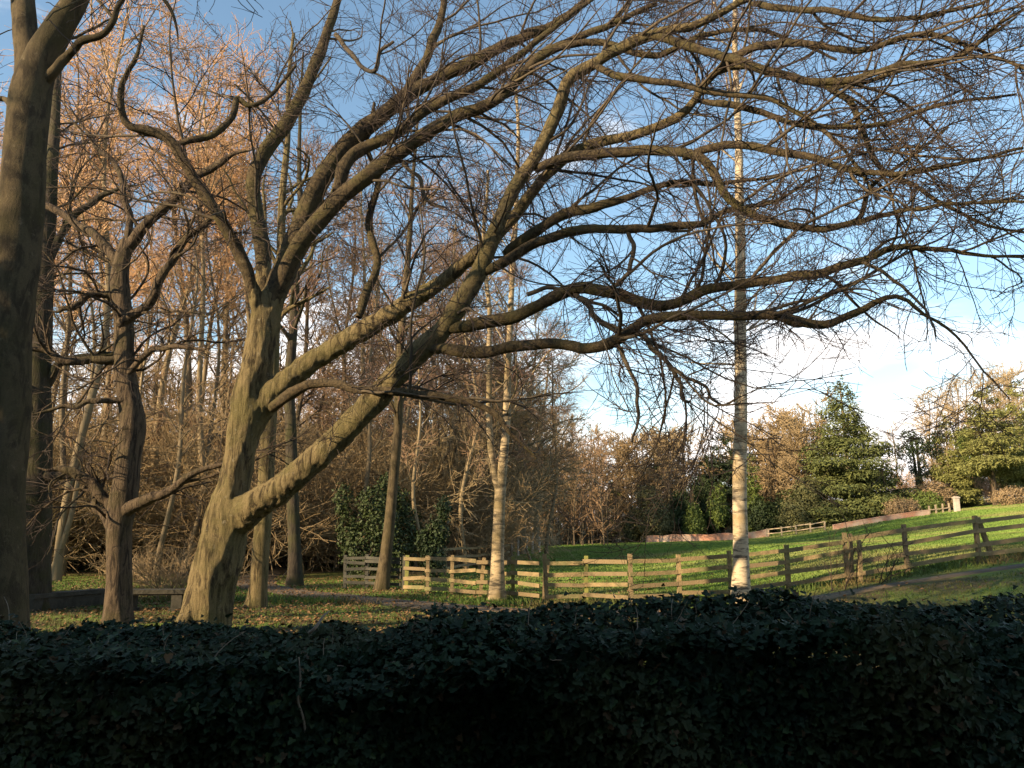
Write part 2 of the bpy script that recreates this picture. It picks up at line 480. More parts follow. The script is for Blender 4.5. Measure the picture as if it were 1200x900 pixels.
def ribbon(C, w, lift, n=120, across=7, thin=None):
    c = catmull(np.array([(x, y, 0) for x, y in C], float), n)
    t = norm(np.gradient(c, axis=0)); s = np.stack([-t[:, 1], t[:, 0], 0 * t[:, 0]], -1)
    u = np.linspace(-.5, .5, across)
    ww = w * (1 + .10 * np.sin(np.arange(n) * .9) + .06 * np.sin(np.arange(n) * 2.3))
    if thin is not None: ww = ww * np.interp(c[:, 0], (3, 8), (1, thin))
    P = c[:, None] + s[:, None] * (u[None, :, None] * ww[:, None, None])
    P[..., 2] = gz(P[..., 0], P[..., 1]) + lift - .05 * (np.abs(u)[None, :] > .49)
    i = (np.arange(n - 1)[:, None] * across + np.arange(across - 1)[None, :]).ravel()
    return P.reshape(-1, 3), np.stack([i, i + across, i + across + 1, i + 1], -1)
structure(new_obj('path', [ribbon([(-13, 60), (-11.5, 40), (-9.3, 30), (-6.8, 25), (-3.6, 21.6), (0, 18.9), (4, 18.2), (8.5, 18.8), (13, 18.6), (20, 18.3), (34, 18)], 1.6, .035, thin=.32)], M['path']))
structure(new_obj('road', [ribbon([(-60, -1.2), (-20, -1.2), (0, -1.2), (20, -1.2), (60, -1.2)], 5.0, .03)], M['path']))

# ------------------------------------------------------------------ the big beech, limb by limb
def limb_pts(C, n=56, wob=.02, seed=0):
    """control points (px, py, Y, r_px) -> points and radii in metres"""
    A = np.array([np.append(at(a, b, Y), r * Y / F) for a, b, Y, r in C])
    Q = catmull(A, n)
    rg = np.random.default_rng(seed)
    ph = rg.uniform(0, 6.28, (3, 3))
    s = np.linspace(0, 1, n)
    for k in range(3):
        Q[:, k] += wob * sum(np.sin(s * (9 + 11 * j) + ph[k, j]) / (j + 1) for j in range(3)) * np.minimum(1, s * 6)
    return Q[:, :3], np.maximum(Q[:, 3], .004)

def lumpy(V, amp, freq, seed=0.0, zs=.35):
    V = V.copy()
    for i, v in enumerate(V):
        p = Vector((v[0] * freq + seed, v[1] * freq, v[2] * freq * zs))
        V[i] += np.array(noise.noise_vector(p)) * amp + np.array(noise.noise_vector(p * 3.1)) * amp * .45
    return V

def trunk_mesh(P, r, S, amp, freq, flare=0.0, fh=1.0, seed=0.0, lobes=5):
    """one thick stem with root flare and lumpy bark relief"""
    P = np.asarray(P); r = np.asarray(r)
    V, Fi = tubes(P[None], r[None], S)
    V = V.reshape(len(P), S, 3)
    if flare:
        h = P[:, 2] - P[0, 2]
        k = flare * np.exp(-h / fh)
        a = 2 * np.pi * np.arange(S) / S
        lob = 1 + .55 * np.cos(lobes * a + seed) + .25 * np.cos((lobes + 3) * a + 2 * seed)
        V = P[:, None] + (V - P[:, None]) * (1 + k[:, None, None] * lob[None, :, None])
    V = lumpy(V.reshape(-1, 3), amp, freq, seed)
    return V, Fi

def grown_crown(rg, P, Rr, lv):
    """successive orders of side shoots; returns the list of orders"""
    out_ = []
    p, r = P, Rr
    for kw in lv:
        p, r = spawn(rg, p, r, **kw)
        out_.append((p, r))
    return out_

LIMBS = {
 'low_right': [(252, 665, 14.15, 20), (262, 632, 14.05, 23), (278, 608, 13.9, 22), (302, 590, 13.7, 20), (333, 571, 13.5, 18.5), (391, 518, 13.2, 17.5), (431, 478, 13, 17), (484, 420, 12.8, 16), (522, 382, 12.7, 15), (558, 324, 12.6, 13),
               (580, 270, 12.5, 11.5), (600, 222, 12.5, 10.5), (627, 182, 12.4, 10), (649, 142, 12.4, 9.5), (667, 93, 12.3, 8.5), (702, 71, 12.2, 8), (756, 42, 12.0, 7.5), (813, 31, 11.8, 6.5), (849, 13, 11.6, 5.5), (900, -12, 11.4, 4)],
 'centre': [(287, 535, 14.1, 15), (295, 505, 14.05, 18), (314, 470, 14, 18), (342, 441, 13.9, 16), (378, 415, 13.8, 14), (440, 378, 13.6, 13.5), (469, 360, 13.5, 12.5), (513, 333, 13.4, 11), (558, 298, 13.2, 9.5), (600, 258, 13.1, 8.5), (627, 220, 13, 8), (667, 182, 12.8, 7.5),
            (711, 166, 12.6, 7.5), (778, 147, 12.3, 6.5), (809, 124, 12.1, 6), (836, 89, 11.9, 5.5), (872, 76, 11.8, 5), (930, 90, 11.5, 4.6), (990, 100, 11.2, 4), (1050, 82, 11, 3.4), (1122, 62, 10.8, 2.6), (1190, 20, 10.6, 1.8)],
 'main_up': [(292, 480, 14, 21), (300, 438, 14, 19.5), (309, 382, 14, 17), (326, 335, 14.1, 15.5), (344, 289, 14.1, 14), (371, 222, 14.2, 12.5), (411, 164, 14.3, 11), (452, 130, 14.3, 10), (478, 111, 14.3, 9), (500, 97, 14.3, 8), (544, 78, 14.2, 8), (600, 49, 14, 7), (653, 27, 13.9, 6), (692, -2, 13.8, 5)],
 'second_up': [(316, 362, 14, 12), (332, 325, 13.95, 12), (353, 284, 13.8, 11), (389, 240, 13.7, 10.5), (433, 204, 13.6, 10), (487, 164, 13.5, 9), (531, 138, 13.4, 8), (584, 116, 13.2, 7), (640, 62, 13.1, 6), (711, 31, 12.9, 4.5), (770, 5, 12.8, 3)],
 'third_up': [(395, 225, 13.8, 9), (405, 192, 13.9, 8), (429, 173, 14, 7.5), (469, 155, 14, 7), (500, 129, 14, 6.5), (544, 107, 13.9, 5.5), (589, 80, 13.8, 5), (640, 40, 13.6, 3.8), (700, -5, 13.5, 2.6)],
 'spire': [(462, 124, 14.3, 7.5), (478, 108, 14.4, 7), (495, 80, 14.5, 6.2), (508, 45, 14.6, 5.5), (518, 9, 14.7, 4.6), (524, -30, 14.8, 3)],
 'left_up': [(300, 425, 14.05, 12), (304, 385, 14.15, 11), (308, 347, 14.3, 10), (309, 302, 14.5, 9.5), (300, 250, 14.8, 9), (297, 212, 15, 8.5), (310, 178, 15.1, 9), (340, 138, 15.2, 8.5), (362, 93, 15.3, 7.5), (380, 49, 15.4, 6.5), (393, 9, 15.5, 5), (400, -30, 15.6, 3.5)],
 'left_out': [(303, 410, 14, 9), (304, 372, 13.9, 8.8), (296, 335, 13.7, 8), (276, 290, 13.5, 7.5), (258, 258, 13.3, 7), (222, 200, 13.1, 6.5), (200, 164, 13, 6), (172, 152, 12.9, 5.5), (147, 142, 12.8, 4.8), (142, 102, 12.7, 3.6), (160, 67, 12.6, 2.6), (168, 30, 12.6, 1.6)],
 'left_crook': [(204, 168, 13, 4.8), (226, 165, 13.1, 4.4), (249, 158, 13.2, 4.2), (271, 138, 13.3, 4.2), (280, 116, 13.4, 4), (296, 122, 13.4, 3.4), (318, 110, 13.5, 2.6), (345, 78, 13.5, 1.8)],
 'arm_a': [(590, 300, 13.1, 7.5), (631, 267, 12.9, 6.5), (667, 249, 12.8, 6.5), (707, 240, 12.6, 5.8), (742, 231, 12.5, 4.4), (790, 215, 12.3, 3.4), (850, 214, 12.1, 2.6), (915, 205, 11.8, 1.6)],
 'arm_b': [(560, 322, 12.6, 7), (600, 302, 12.4, 6.5), (627, 284, 12.3, 6.2), (667, 271, 12.1, 6), (724, 267, 11.9, 5.6), (787, 267, 11.7, 5), (822, 264, 11.6, 4.2), (849, 249, 11.5, 3.4), (905, 236, 11.2, 2.2), (960, 205, 11, 1.5)],
 'arm_c': [(628, 200, 12.5, 8), (649, 191, 12.3, 7), (689, 182, 12.1, 6.5), (756, 178, 11.8, 6.2), (813, 182, 11.5, 6), (836, 200, 11.4, 5.6), (853, 227, 11.3, 5.2), (884, 249, 11.2, 5), (900, 256, 11.1, 4.8), (944, 269, 10.9, 4.4), (980, 267, 10.8, 4), (1007, 256, 10.7, 3.6), (1022, 220, 10.6, 2.6), (1062, 190, 10.4, 2), (1110, 150, 10.2, 1.3)],
 'arm_d': [(520, 388, 12.7, 10), (560, 378, 12.5, 8.5), (600, 373, 12.4, 7.6), (636, 356, 12.2, 7.4), (671, 340, 12.1, 7.4), (716, 342, 11.9, 7), (756, 356, 11.7, 6.8), (791, 356, 11.5, 6.4), (831, 338, 11.3, 6), (876, 331, 11.1, 5.8), (900, 327, 11, 5.6), (958, 320, 10.7, 5.4), (1016, 302, 10.4, 4.8), (1047, 291, 10.3, 4), (1100, 293, 10, 3), (1160, 300, 9.8, 2), (1215, 300, 9.6, 1.4)],
 'arm_e': [(500, 408, 12.8, 9), (530, 410, 12.5, 8), (566, 413, 12.3, 7.2), (597, 407, 12.1, 6.8), (650, 403, 11.8, 6.6), (694, 409, 11.6, 6.6), (724, 398, 11.4, 6.6), (756, 378, 11.2, 6.4), (800, 369, 11, 6), (849, 369, 10.8, 5.8), (900, 369, 10.6, 5.8), (927, 373, 10.5, 6), (958, 378, 10.4, 5.6), (998, 369, 10.2, 4.6), (1047, 346, 10, 3.0), (1080, 366, 9.9, 2.0), (1122, 395, 9.7, 1.5), (1152, 436, 9.5, 1.2), (1185, 468, 9.4, .9)],
 'arm_f': [(318, 478, 13.8, 9), (356, 453, 13.4, 6), (391, 449, 13.1, 5.4), (422, 458, 12.9, 5), (458, 457, 12.7, 4.8), (499, 462, 12.5, 4.6), (539, 469, 12.3, 4.2), (579, 484, 12.1, 3.6), (601, 511, 12, 2.6), (628, 538, 11.9, 1.6)],
 'sinuous': [(420, 372, 13.6, 6.5), (427, 350, 13.7, 5.6), (442, 307, 13.9, 5), (433, 258, 14.1, 4.4), (442, 213, 14.2, 3.6), (430, 170, 14.4, 2.8), (440, 120, 14.6, 2)],
 'top_right_a': [(830, 92, 11.9, 6), (870, 60, 11.4, 5.4), (930, 50, 11, 4.8), (1000, 60, 10.5, 4.2), (1080, 40, 10, 3.4), (1150, 60, 9.6, 2.4), (1220, 90, 9.2, 1.5)],
 'top_right_b': [(800, 185, 11.6, 5.6), (850, 172, 11.3, 5.2), (910, 176, 10.9, 4.8), (975, 190, 10.5, 4.2), (1040, 205, 10.1, 3.6), (1110, 195, 9.7, 2.8), (1200, 175, 9.3, 1.8)],
 'top_right_c': [(960, 94, 11.3, 4.2), (998, 120, 11, 3.8), (1012, 160, 10.8, 3.5), (1036, 198, 10.6, 3.2), (1090, 228, 10.2, 2.6), (1150, 262, 9.8, 2), (1220, 280, 9.4, 1.4)],
 'top_right_d': [(756, 40, 12, 6), (830, 60, 11.5, 5.4), (900, 82, 11, 5), (975, 95, 10.5, 4.6), (1069, 75, 10, 3.8), (1122, 67, 9.7, 3), (1167, 35, 9.4, 2.2), (1220, 0, 9.2, 1.5)],
 'top_right_e': [(880, 5, 11.4, 4.8), (960, 12, 10.8, 4), (1040, 25, 10.3, 3.4), (1120, 10, 9.9, 2.4), (1200, -20, 9.6, 1.6)],
 'top_right_g': [(820, 118, 12.1, 4.6), (860, 122, 11.8, 4.4), (905, 135, 11.5, 4), (960, 150, 11.1, 3.6), (1030, 148, 10.7, 3), (1100, 122, 10.3, 2.4), (1190, 108, 9.9, 1.5)],
 'top_right_h': [(690, 74, 12.2, 5), (735, 92, 11.8, 4.6), (790, 98, 11.5, 4.2), (850, 110, 11.1, 3.8), (910, 118, 10.8, 3.2), (975, 160, 10.5, 2.6), (1030, 235, 10.2, 1.6)],
 'top_right_i': [(640, 60, 13.1, 4.6), (700, 48, 12.8, 4.4), (760, 66, 12.5, 4), (830, 40, 12.2, 3.4), (900, 36, 11.9, 2.8), (980, 70, 11.6, 1.8)],
 'top_right_f': [(1000, 262, 10.7, 3.5), (1060, 246, 10.2, 3), (1120, 240, 9.8, 2.4), (1210, 236, 9.3, 1.6)],
}
DROPS = {   # thin hanging and curling shoots seen one by one
 'a': [(722, 402, 11.4, 3), (738, 431, 11.3, 2.6), (747, 458, 11.2, 2.3), (744, 475, 11.2, 2.2), (748, 493, 11.2, 1.8), (742, 520, 11.1, 1.2)],
 'b': [(745, 388, 11.3, 3.6), (764, 405, 11.2, 3.2), (787, 431, 11.1, 2.8), (796, 453, 11.1, 2.4), (802, 468, 11, 2.1), (812, 473, 11, 1.4)],
 'c': [(789, 432, 11.1, 2.6), (804, 440, 11, 2.2), (822, 453, 11, 2), (844, 473, 10.9, 1.7), (867, 464, 10.8, 1.2)],
 'd': [(469, 187, 13.6, 2.6), (478, 196, 13.5, 2.6), (491, 209, 13.4, 2.5), (496, 228, 13.4, 2.3), (506, 238, 13.3, 2), (520, 243, 13.3, 1.3)],
 'e': [(672, 342, 12.1, 3.6), (700, 372, 11.9, 3.2), (728, 388, 11.7, 2.6), (752, 392, 11.6, 1.6)],
 'f': [(735, 268, 11.9, 3), (742, 300, 11.8, 2.8), (730, 330, 11.7, 2.6), (700, 338, 11.7, 1.6)],
 'g': [(618, 345, 12.3, 3), (650, 338, 12.2, 2.6), (690, 352, 12.1, 2.3), (728, 372, 11.9, 1.6)],
 'i': [(393, 40, 15.4, 3), (412, 62, 15.3, 3), (424, 78, 15.2, 2.8), (438, 84, 15.1, 2.8), (446, 62, 15.1, 2.5), (462, 48, 15, 1.8)],
}

# keep each limb's start inside the wood it grows from; the collar is a little thicker
rg = np.random.default_rng(11)
base = ground_pt(240, 14.0)
beech = thing('beech_tree', 'big spreading beech with mossy lit trunk and long bare limbs reaching right over the field', 'tree', tuple(base))
def local(P):
    return P - base
TR = [(233, 755, 14.0, 25), (239, 725, 14.0, 24), (247, 690, 14.0, 24), (258, 645, 14.0, 25.5), (267, 605, 14.0, 23), (276, 560, 14, 18.5), (284, 520, 14, 17.5), (292, 478, 14, 18), (299, 440, 14, 16.5), (308, 392, 14, 14)]
tp, tr = limb_pts(TR, 90, .012, 3)
tp[0, 2] = base[2] - .15
V, Fi = trunk_mesh(local(tp), tr, 72, .075, 2.6, .34, .40, 1.7, 5)
stub = []
def fused(parts, voxel, smooth_n, amp, freq, seed):
    """one skin over the stem and the first stretch of its limbs"""
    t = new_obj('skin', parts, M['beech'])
    t.modifiers.new('r', 'REMESH').mode = 'VOXEL'
    t.modifiers['r'].voxel_size = voxel
    q = t.modifiers.new('s', 'SMOOTH'); q.factor = .5; q.iterations = smooth_n
    bpy.context.view_layer.update()
    ev = t.evaluated_get(bpy.context.evaluated_depsgraph_get())
    me = bpy.data.meshes.new_from_object(ev)
    n = len(me.vertices)
    co = np.empty(n * 3); me.vertices.foreach_get('co', co); co = co.reshape(-1, 3)
    no_ = np.empty(n * 3); me.vertices.foreach_get('normal', no_); no_ = no_.reshape(-1, 3)
    d = np.empty(n)
    for i, c in enumerate(co):
        p = Vector((c[0] * freq + seed, c[1] * freq, c[2] * freq * .3))
        low = math.exp(-max(c[2], 0) / .9)
        d[i] = noise.noise(p) * amp * (1 + 1.2 * low) + (.5 - abs(noise.noise(p * 2.1))) * amp * .9 + noise.noise(p * 5.0) * amp * .38
    co += no_ * d[:, None]
    me.vertices.foreach_set('co', co.ravel())
    me.polygons.foreach_set('use_smooth', np.full(len(me.polygons), True))
    me.update()
    bpy.data.objects.remove(t)
    o = bpy.data.objects.new('trunk', me); COL.objects.link(o); o.parent = beech
    return o
stub.append((V, Fi))
# knobbly burrs and an old branch scar at the foot, part of the bark relief of the stem
limbP, limbR = [], []
for k, (nm, C) in enumerate(LIMBS.items()):
    P, r = limb_pts(C, 64, .009 if C[0][3] > 8 else .018, 20 + k)
    r = r * (.86 if nm in ('low_right', 'centre') else 1.0)
    P = local(P)
    r = r * np.minimum(1, .62 + np.linspace(0, 1, 64) * 5)
    if nm in ('low_right', 'centre', 'main_up', 'left_up', 'left_out'):
        ns = 26 if nm in ('low_right', 'centre') else 16
        rr_ = r[:ns].copy(); rr_[-4:] *= (.96, .88, .75, .5)
        stub.append(tubes(P[None, :ns], rr_[None], 28))
        r = r * np.interp(np.arange(64), (0, ns - 9, ns - 2), (.70, .80, 1))
    V, Fi = trunk_mesh(P, r, 18 if C[0][3] > 8 else 12, .018 + .0012 * C[0][3], 3.0, 0, 1, k * 3.3)
    new_obj('limb', [(V, Fi)], M['beech_limb_shaded'] if nm not in ('low_right', 'centre') else M['beech_low'], beech)
    limbP.append(P); limbR.append(r)
dropP, dropR = [], []
for k, (nm, C) in enumerate(DROPS.items()):
    P, r = limb_pts(C, 64, .02, 60 + k)
    dropP.append(local(P)); dropR.append(r)
parts_ = []
for V, Fi in stub:                       # close both ends so the skin is watertight
    S_ = 72 if len(V) == 90 * 72 else 28
    parts_ += [(V, Fi), (V[:S_], np.arange(S_)[None, ::-1]), (V[-S_:], np.arange(S_)[None])]
fused(parts_, .034, 30, .034, 4.2, 1.7)
LP = np.array(limbP + dropP); LR = np.array(limbR + dropR)
UP = (0, 0, 1)
o1 = spawn(rg, LP, LR, dens=1.6, s0=.24, s1=1, ang=.78, asd=.28, L0=3.3, n=16, wig=.10, trop=(.35, 0, .1), tw=.018, rr=.5, rtip=.005, flat=.25, lenpow=.4, rmax=.028)
o2 = spawn(rg, *o1, dens=2.6, s0=.1, s1=1, ang=.75, asd=.28, L0=1.45, n=10, wig=.11, trop=(.3, 0, -.1), tw=.02, rr=.55, rtip=.0042, flat=.3, lenpow=.45, rmax=.012)
o2b = spawn(rg, LP, LR, dens=2.7, s0=.18, s1=1, ang=.95, asd=.35, L0=1.2, n=10, wig=.14, trop=UP, tw=.0, rr=.4, rtip=.0042, flat=.2, lenpow=.2, rmax=.010)
q2 = (np.concatenate([o2[0], o2b[0]]), np.concatenate([o2[1], o2b[1]]))
o3 = spawn(rg, *q2, dens=5.2, s0=.08, s1=1, ang=.72, asd=.28, L0=.72, n=6, wig=.12, trop=(.2, 0, -.2), tw=.02, rr=.6, rtip=.0031, flat=.25, lenpow=.4, rmax=.006)
o4 = spawn(rg, *o3, dens=5.6, s0=.1, s1=1, ang=.7, asd=.28, L0=.30, n=4, wig=.12, trop=UP, tw=.0, rr=.7, rtip=.0026, flat=.25, lenpow=.35, rmax=.0042)
print('beech orders', [len(o[0]) for o in (o1, o2, o2b, o3, o4)])
new_obj('crown', [(*tubes(*o1, 7), 0), (*tubes(LP[len(limbP):], LR[len(limbP):], 8), 0), (*tubes(*q2, 5), 1), (*tubes(*o3, 4), 1), (*tubes(*o4, 3), 1)], [M['beech_bough'], M['beech_twig']], beech)

# ------------------------------------------------------------------ other traced trees of the near left
def traced_tree(name, label, stem, limbs, bark, twig, seed, S=30, amp=.03, flare=.25, lv=None, s_from=.35, baseY=None, extra=None, cat='tree', group=None):
    rg = np.random.default_rng(seed)
    Y0 = stem[0][2]
    b = ground_pt(stem[0][0], Y0)
    root = thing(name, label, cat, tuple(b), 0, group)
    P, r = limb_pts(stem, 70, .015, seed)
    P = P - b; P[0, 2] = min(P[0, 2], -.1)
    new_obj('trunk', [trunk_mesh(P, r, S, amp, 2.2, flare, .4, seed)], M[bark], root)
    LP_, LR_ = [], []
    for k, C in enumerate(limbs):
        p, q = limb_pts(C, 64, .03, seed + 7 * k + 1)
        q = q * .86 * (1 - .8 * sstep(.72, 1, np.linspace(0, 1, 64)))
        p = p - b
        new_obj('limb', [trunk_mesh(p, q, 12, amp * .7, 3, 0, 1, seed + k)], M[bark], root)
        LP_.append(p); LR_.append(q)
    # the stem's own upper half also carries shoots
    n0 = int(70 * s_from)
    LP_.append(catmull(np.column_stack([P[n0:], r[n0:]]), 64)[:, :3]); LR_.append(catmull(np.column_stack([P[n0:], r[n0:]]), 64)[:, 3])
    A, B = np.array(LP_), np.array(LR_)
    a1 = spawn(rg, A, B, **{**dict(dens=1.6, s0=.1, s1=1, ang=1.0, asd=.28, L0=2.2, n=11, wig=.15, tw=.0, rr=.5, rtip=.006, flat=.4, lenpow=.4, rmax=.03), **(lv or {})})
    a2 = spawn(rg, *a1, dens=2.8, s0=.1, s1=1, ang=.85, asd=.3, L0=1.05, n=8, wig=.17, tw=.0, rr=.6, rtip=.0045, flat=.35, lenpow=.4, rmax=.013)
    a3 = spawn(rg, *a2, dens=4.5, s0=.1, s1=1, ang=.8, asd=.3, L0=.5, n=5, wig=.17, tw=.01, rr=.65, rtip=.0035, flat=.3, lenpow=.4, rmax=.007)
    a4 = spawn(rg, *a3, dens=3.0, s0=.1, s1=1, ang=.8, asd=.3, L0=.25, n=3, wig=.17, tw=.01, rr=.65, rtip=.003, flat=.3, lenpow=.4, rmax=.005)
    print(name, [len(x[0]) for x in (a1, a2, a3, a4)])
    new_obj('crown', [(*tubes(*a1, 6), 0), (*tubes(*a2, 4), 1), (*tubes(*a3, 3), 1), (*tubes(*a4, 3), 1)], [M[bark], M[twig]], root)
    return root

traced_tree('smooth_trunk_tree', 'tall smooth grey trunk at the left edge, forked near the top of the photo', 
    [(-8, 800, 9.5, 34), (-4, 700, 9.5, 30), (1, 560, 9.5, 27), (9, 400, 9.5, 25.5), (20, 300, 9.5, 25), (28, 200, 9.5, 24.5), (35, 120, 9.5, 24), (46, 75, 9.5, 21), (66, 40, 9.5, 18), (96, -10, 9.4, 14), (130, -90, 9.2, 11), (150, -220, 9, 8)],
    [[(36, 118, 9.55, 18), (33, 80, 9.6, 19), (29, 40, 9.7, 18), (32, -10, 9.8, 16), (30, -100, 9.9, 12), (10, -220, 10, 8)],
     [(46, 100, 9.5, 10), (62, 86, 9.45, 7.5), (76, 72, 9.4, 6.5), (98, 50, 9.3, 5.6), (126, 28, 9.1, 5), (146, -8, 8.9, 3.8), (190, -80, 8.6, 2.5)],
     [(150, -60, 9, 4), (185, -20, 8.9, 3), (203, 30, 8.8, 2.2), (212, 60, 8.8, 1.4)],
     [(24, 130, 9.6, 5), (2, 118, 9.8, 4), (-60, 90, 10, 3)]],
    'grey', 'beech_twig', 101, 40, .03, .2, lv=dict(dens=.8), s_from=.72)

traced_tree('dark_trunk_tree', 'straight dark mossy trunk standing just right of the left edge trunk', 
    [(40, 716, 18, 17), (42, 640, 18, 15.5), (44, 560, 18, 15), (44, 470, 18, 14), (48, 380, 18, 12.5), (52, 300, 18, 11), (60, 210, 18, 8), (66, 110, 18, 5), (70, 20, 18, 2.5)],
    [[(44, 560, 18, 9), (70, 555, 17.8, 7), (96, 560, 17.5, 6.5), (112, 570, 17.3, 5), (130, 590, 17, 3)],
     [(44, 470, 18, 7), (70, 430, 18, 5), (110, 415, 18, 4), (160, 410, 18, 2)],
     [(52, 320, 18, 7), (80, 260, 18, 5), (120, 230, 18, 4), (170, 215, 18, 2)],
     [(44, 400, 18, 7), (20, 350, 18, 5), (-30, 330, 18, 4)]],
    'dark', 'beech_twig', 131, 24, .03, .25, s_from=.45)

traced_tree('furrowed_oak', 'rough brown barked tree forking low into many crooked limbs, left of the big beech', 
    [(136, 742, 15.5, 16), (138, 715, 15.5, 14), (138, 670, 15.5, 13.2), (140, 620, 15.5, 14.5), (146, 585, 15.5, 15.5), (151, 540, 15.5, 14), (155, 500, 15.5, 14.5), (150, 460, 15.5, 13), (146, 420, 15.5, 12), (143, 370, 15.5, 11.5), (141, 320, 15.5, 10), (150, 280, 15.5, 8)],
    [[(146, 600, 15.4, 10), (162, 588, 15.3, 8), (180, 582, 15.2, 7), (205, 572, 15.1, 5.5), (228, 556, 15, 4.4), (254, 546, 15, 3.4), (285, 530, 15.2, 2.2), (315, 512, 15.4, 1.2)],
     [(140, 600, 15.5, 11), (128, 592, 15.5, 8.5), (112, 572, 15.5, 7), (92, 556, 15.4, 6.5), (70, 552, 15.3, 5), (40, 546, 15.2, 3)],
     [(136, 625, 15.6, 8), (126, 606, 15.7, 7), (112, 590, 15.8, 5.5), (107, 560, 16, 4), (108, 520, 16.2, 3)],
     [(143, 300, 15.5, 9), (165, 272, 15.4, 8), (185, 250, 15.3, 7), (205, 232, 15.2, 6.5), (235, 205, 15, 5.5), (270, 182, 14.8, 4.5), (310, 170, 14.6, 3)],
     [(141, 380, 15.4, 8), (160, 365, 15.3, 7), (180, 348, 15.2, 6.5), (192, 320, 15.1, 6), (215, 285, 15, 5), (245, 255, 14.9, 4), (270, 225, 14.8, 2.5)],
     [(141, 310, 15.5, 8), (120, 285, 15.6, 7), (90, 262, 15.7, 6), (55, 240, 15.8, 5), (10, 225, 15.9, 3)],
     [(143, 350, 15.5, 6), (110, 345, 15.3, 5), (80, 362, 15.1, 4), (50, 366, 15, 3)],
     [(146, 425, 15.5, 7), (110, 420, 15.3, 6), (75, 422, 15.1, 6), (40, 410, 15, 4), (0, 405, 14.8, 3)],
     [(152, 470, 15.4, 5), (120, 468, 15.2, 4), (80, 478, 15, 3.2), (30, 484, 14.8, 2)],
     [(147, 440, 15.4, 5), (180, 412, 15.2, 4), (215, 405, 15, 3), (262, 412, 14.8, 2)],
     [(150, 285, 15.5, 6), (148, 240, 15.6, 5), (140, 200, 15.7, 4), (110, 170, 15.8, 3), (80, 120, 15.9, 2)]],
    'rough', 'beech_twig', 171, 34, .035, .22, lv=dict(dens=2.0, L0=2.0, wig=.18), s_from=.5)

# ------------------------------------------------------------------ procedural trees (birches, woodland trees)
def axis_pts(H, r0, r1, lean=(0, 0), n=40, wob=.1, seed=0, pw=.8):
    rg = np.random.default_rng(seed)
    u = np.linspace(0, 1, n); ph = rg.uniform(0, 6.28, 4)
    x = lean[0] * u + wob * (np.sin(u * 5 + ph[0]) - np.sin(ph[0]) + .5 * (np.sin(u * 11 + ph[1]) - np.sin(ph[1])))
    y = lean[1] * u + wob * (np.sin(u * 5 + ph[2]) - np.sin(ph[2]) + .5 * (np.sin(u * 11 + ph[3]) - np.sin(ph[3])))
    return np.stack([x, y, u * H - .1], -1), r1 + (r0 - r1) * (1 - u) ** pw

def tree_parts(root, P, r, seed, bark, twig, lv, S=12, amp=.012, flare=.2, boughmat=None):
    rg = np.random.default_rng(seed)
    new_obj('trunk', [trunk_mesh(P, r, S, amp, 2.0, flare, .35, seed)], M[bark], root)
    orders = grown_crown(rg, P[None], r[None], lv)
    new_obj('crown', [(*tubes(*orders[0], 5), 0)] + [(*tubes(p, q, 3), 1) for p, q in orders[1:]], [M[boughmat or bark], M[twig]], root)
    return [len(p) for p, q in orders]

def birch_levels(f=1.0, tip=.006, droop=-.03, k=1.0):
    return [dict(dens=2.8 * k, s0=.3, s1=.99, ang=.75, asd=.18, L0=4.6 * f, n=9, wig=.10, tw=.03, rr=.42, rtip=.012, lenpow=.75, rmax=.06),
            dict(dens=2.6 * k, s0=.1, s1=1, ang=.7, asd=.25, L0=1.7 * f, n=7, wig=.12, tw=droop, rr=.5, rtip=tip * 1.2, lenpow=.45, rmax=.022),
            dict(dens=4.2 * k, s0=.1, s1=1, ang=.7, asd=.3, L0=1.05 * f, n=5, wig=.14, tw=droop * 2, rr=.6, rtip=tip, lenpow=.4, rmax=.011),
            dict(dens=2.6 * k, s0=.1, s1=1, ang=.7, asd=.3, L0=.55 * f, n=3, wig=.14, tw=droop * 2, rr=.7, rtip=tip * .8, lenpow=.3, rmax=.009)]
def broad_levels(f=1.0, tip=.008, k=1.0, s0=.22):
    return [dict(dens=2.2 * k, s0=s0, s1=.99, ang=.9, asd=.22, L0=6.0 * f, n=10, wig=.13, tw=.05, rr=.5, rtip=.02, lenpow=.55, rmax=.10),
            dict(dens=2.1 * k, s0=.15, s1=1, ang=.8, asd=.25, L0=2.4 * f, n=7, wig=.15, tw=.03, rr=.5, rtip=tip * 1.4, lenpow=.4, rmax=.032, flat=.3),
            dict(dens=3.4 * k, s0=.1, s1=1, ang=.75, asd=.3, L0=1.3 * f, n=5, wig=.16, tw=.02, rr=.55, rtip=tip, lenpow=.4, rmax=.015, flat=.3),
            dict(dens=2.8 * k, s0=.1, s1=1, ang=.75, asd=.3, L0=.65 * f, n=3, wig=.16, tw=.02, rr=.7, rtip=tip * .8, lenpow=.3, rmax=.011)]

# the straight white birch before the right half of the fence
def birch_traced(name, label, C, seed, lv, bark='birch', extra=None, twig='twig_birch', S=18):
    Y0 = C[0][2]
    b = ground_pt(C[0][0], Y0)
    root = thing(name, label, 'tree', tuple(b))
    P, r = limb_pts(C, 70, .03, seed); P = P - b
    P[0, 2] = min(P[0, 2], -.1)
    print(name, tree_parts(root, P, r, seed, bark, twig, lv, S, .012, .25))
    for k, E in enumerate(extra or []):
        rg = np.random.default_rng(seed + k + 50)
        p, q = limb_pts(E, 60, .03, seed + k + 1); p = p - b
        new_obj('stem', [trunk_mesh(p, q, 14, .01, 2.2, 0, 1, seed + k)], M[bark], root)
        od = grown_crown(rg, p[None], q[None], [{**lv[0], 's0': .25}] + lv[1:])
        new_obj('crown', [(*tubes(*od[0], 5), 0)] + [(*tubes(a, c, 3), 1) for a, c in od[1:]], [M[bark], M[twig]], root)
    return root

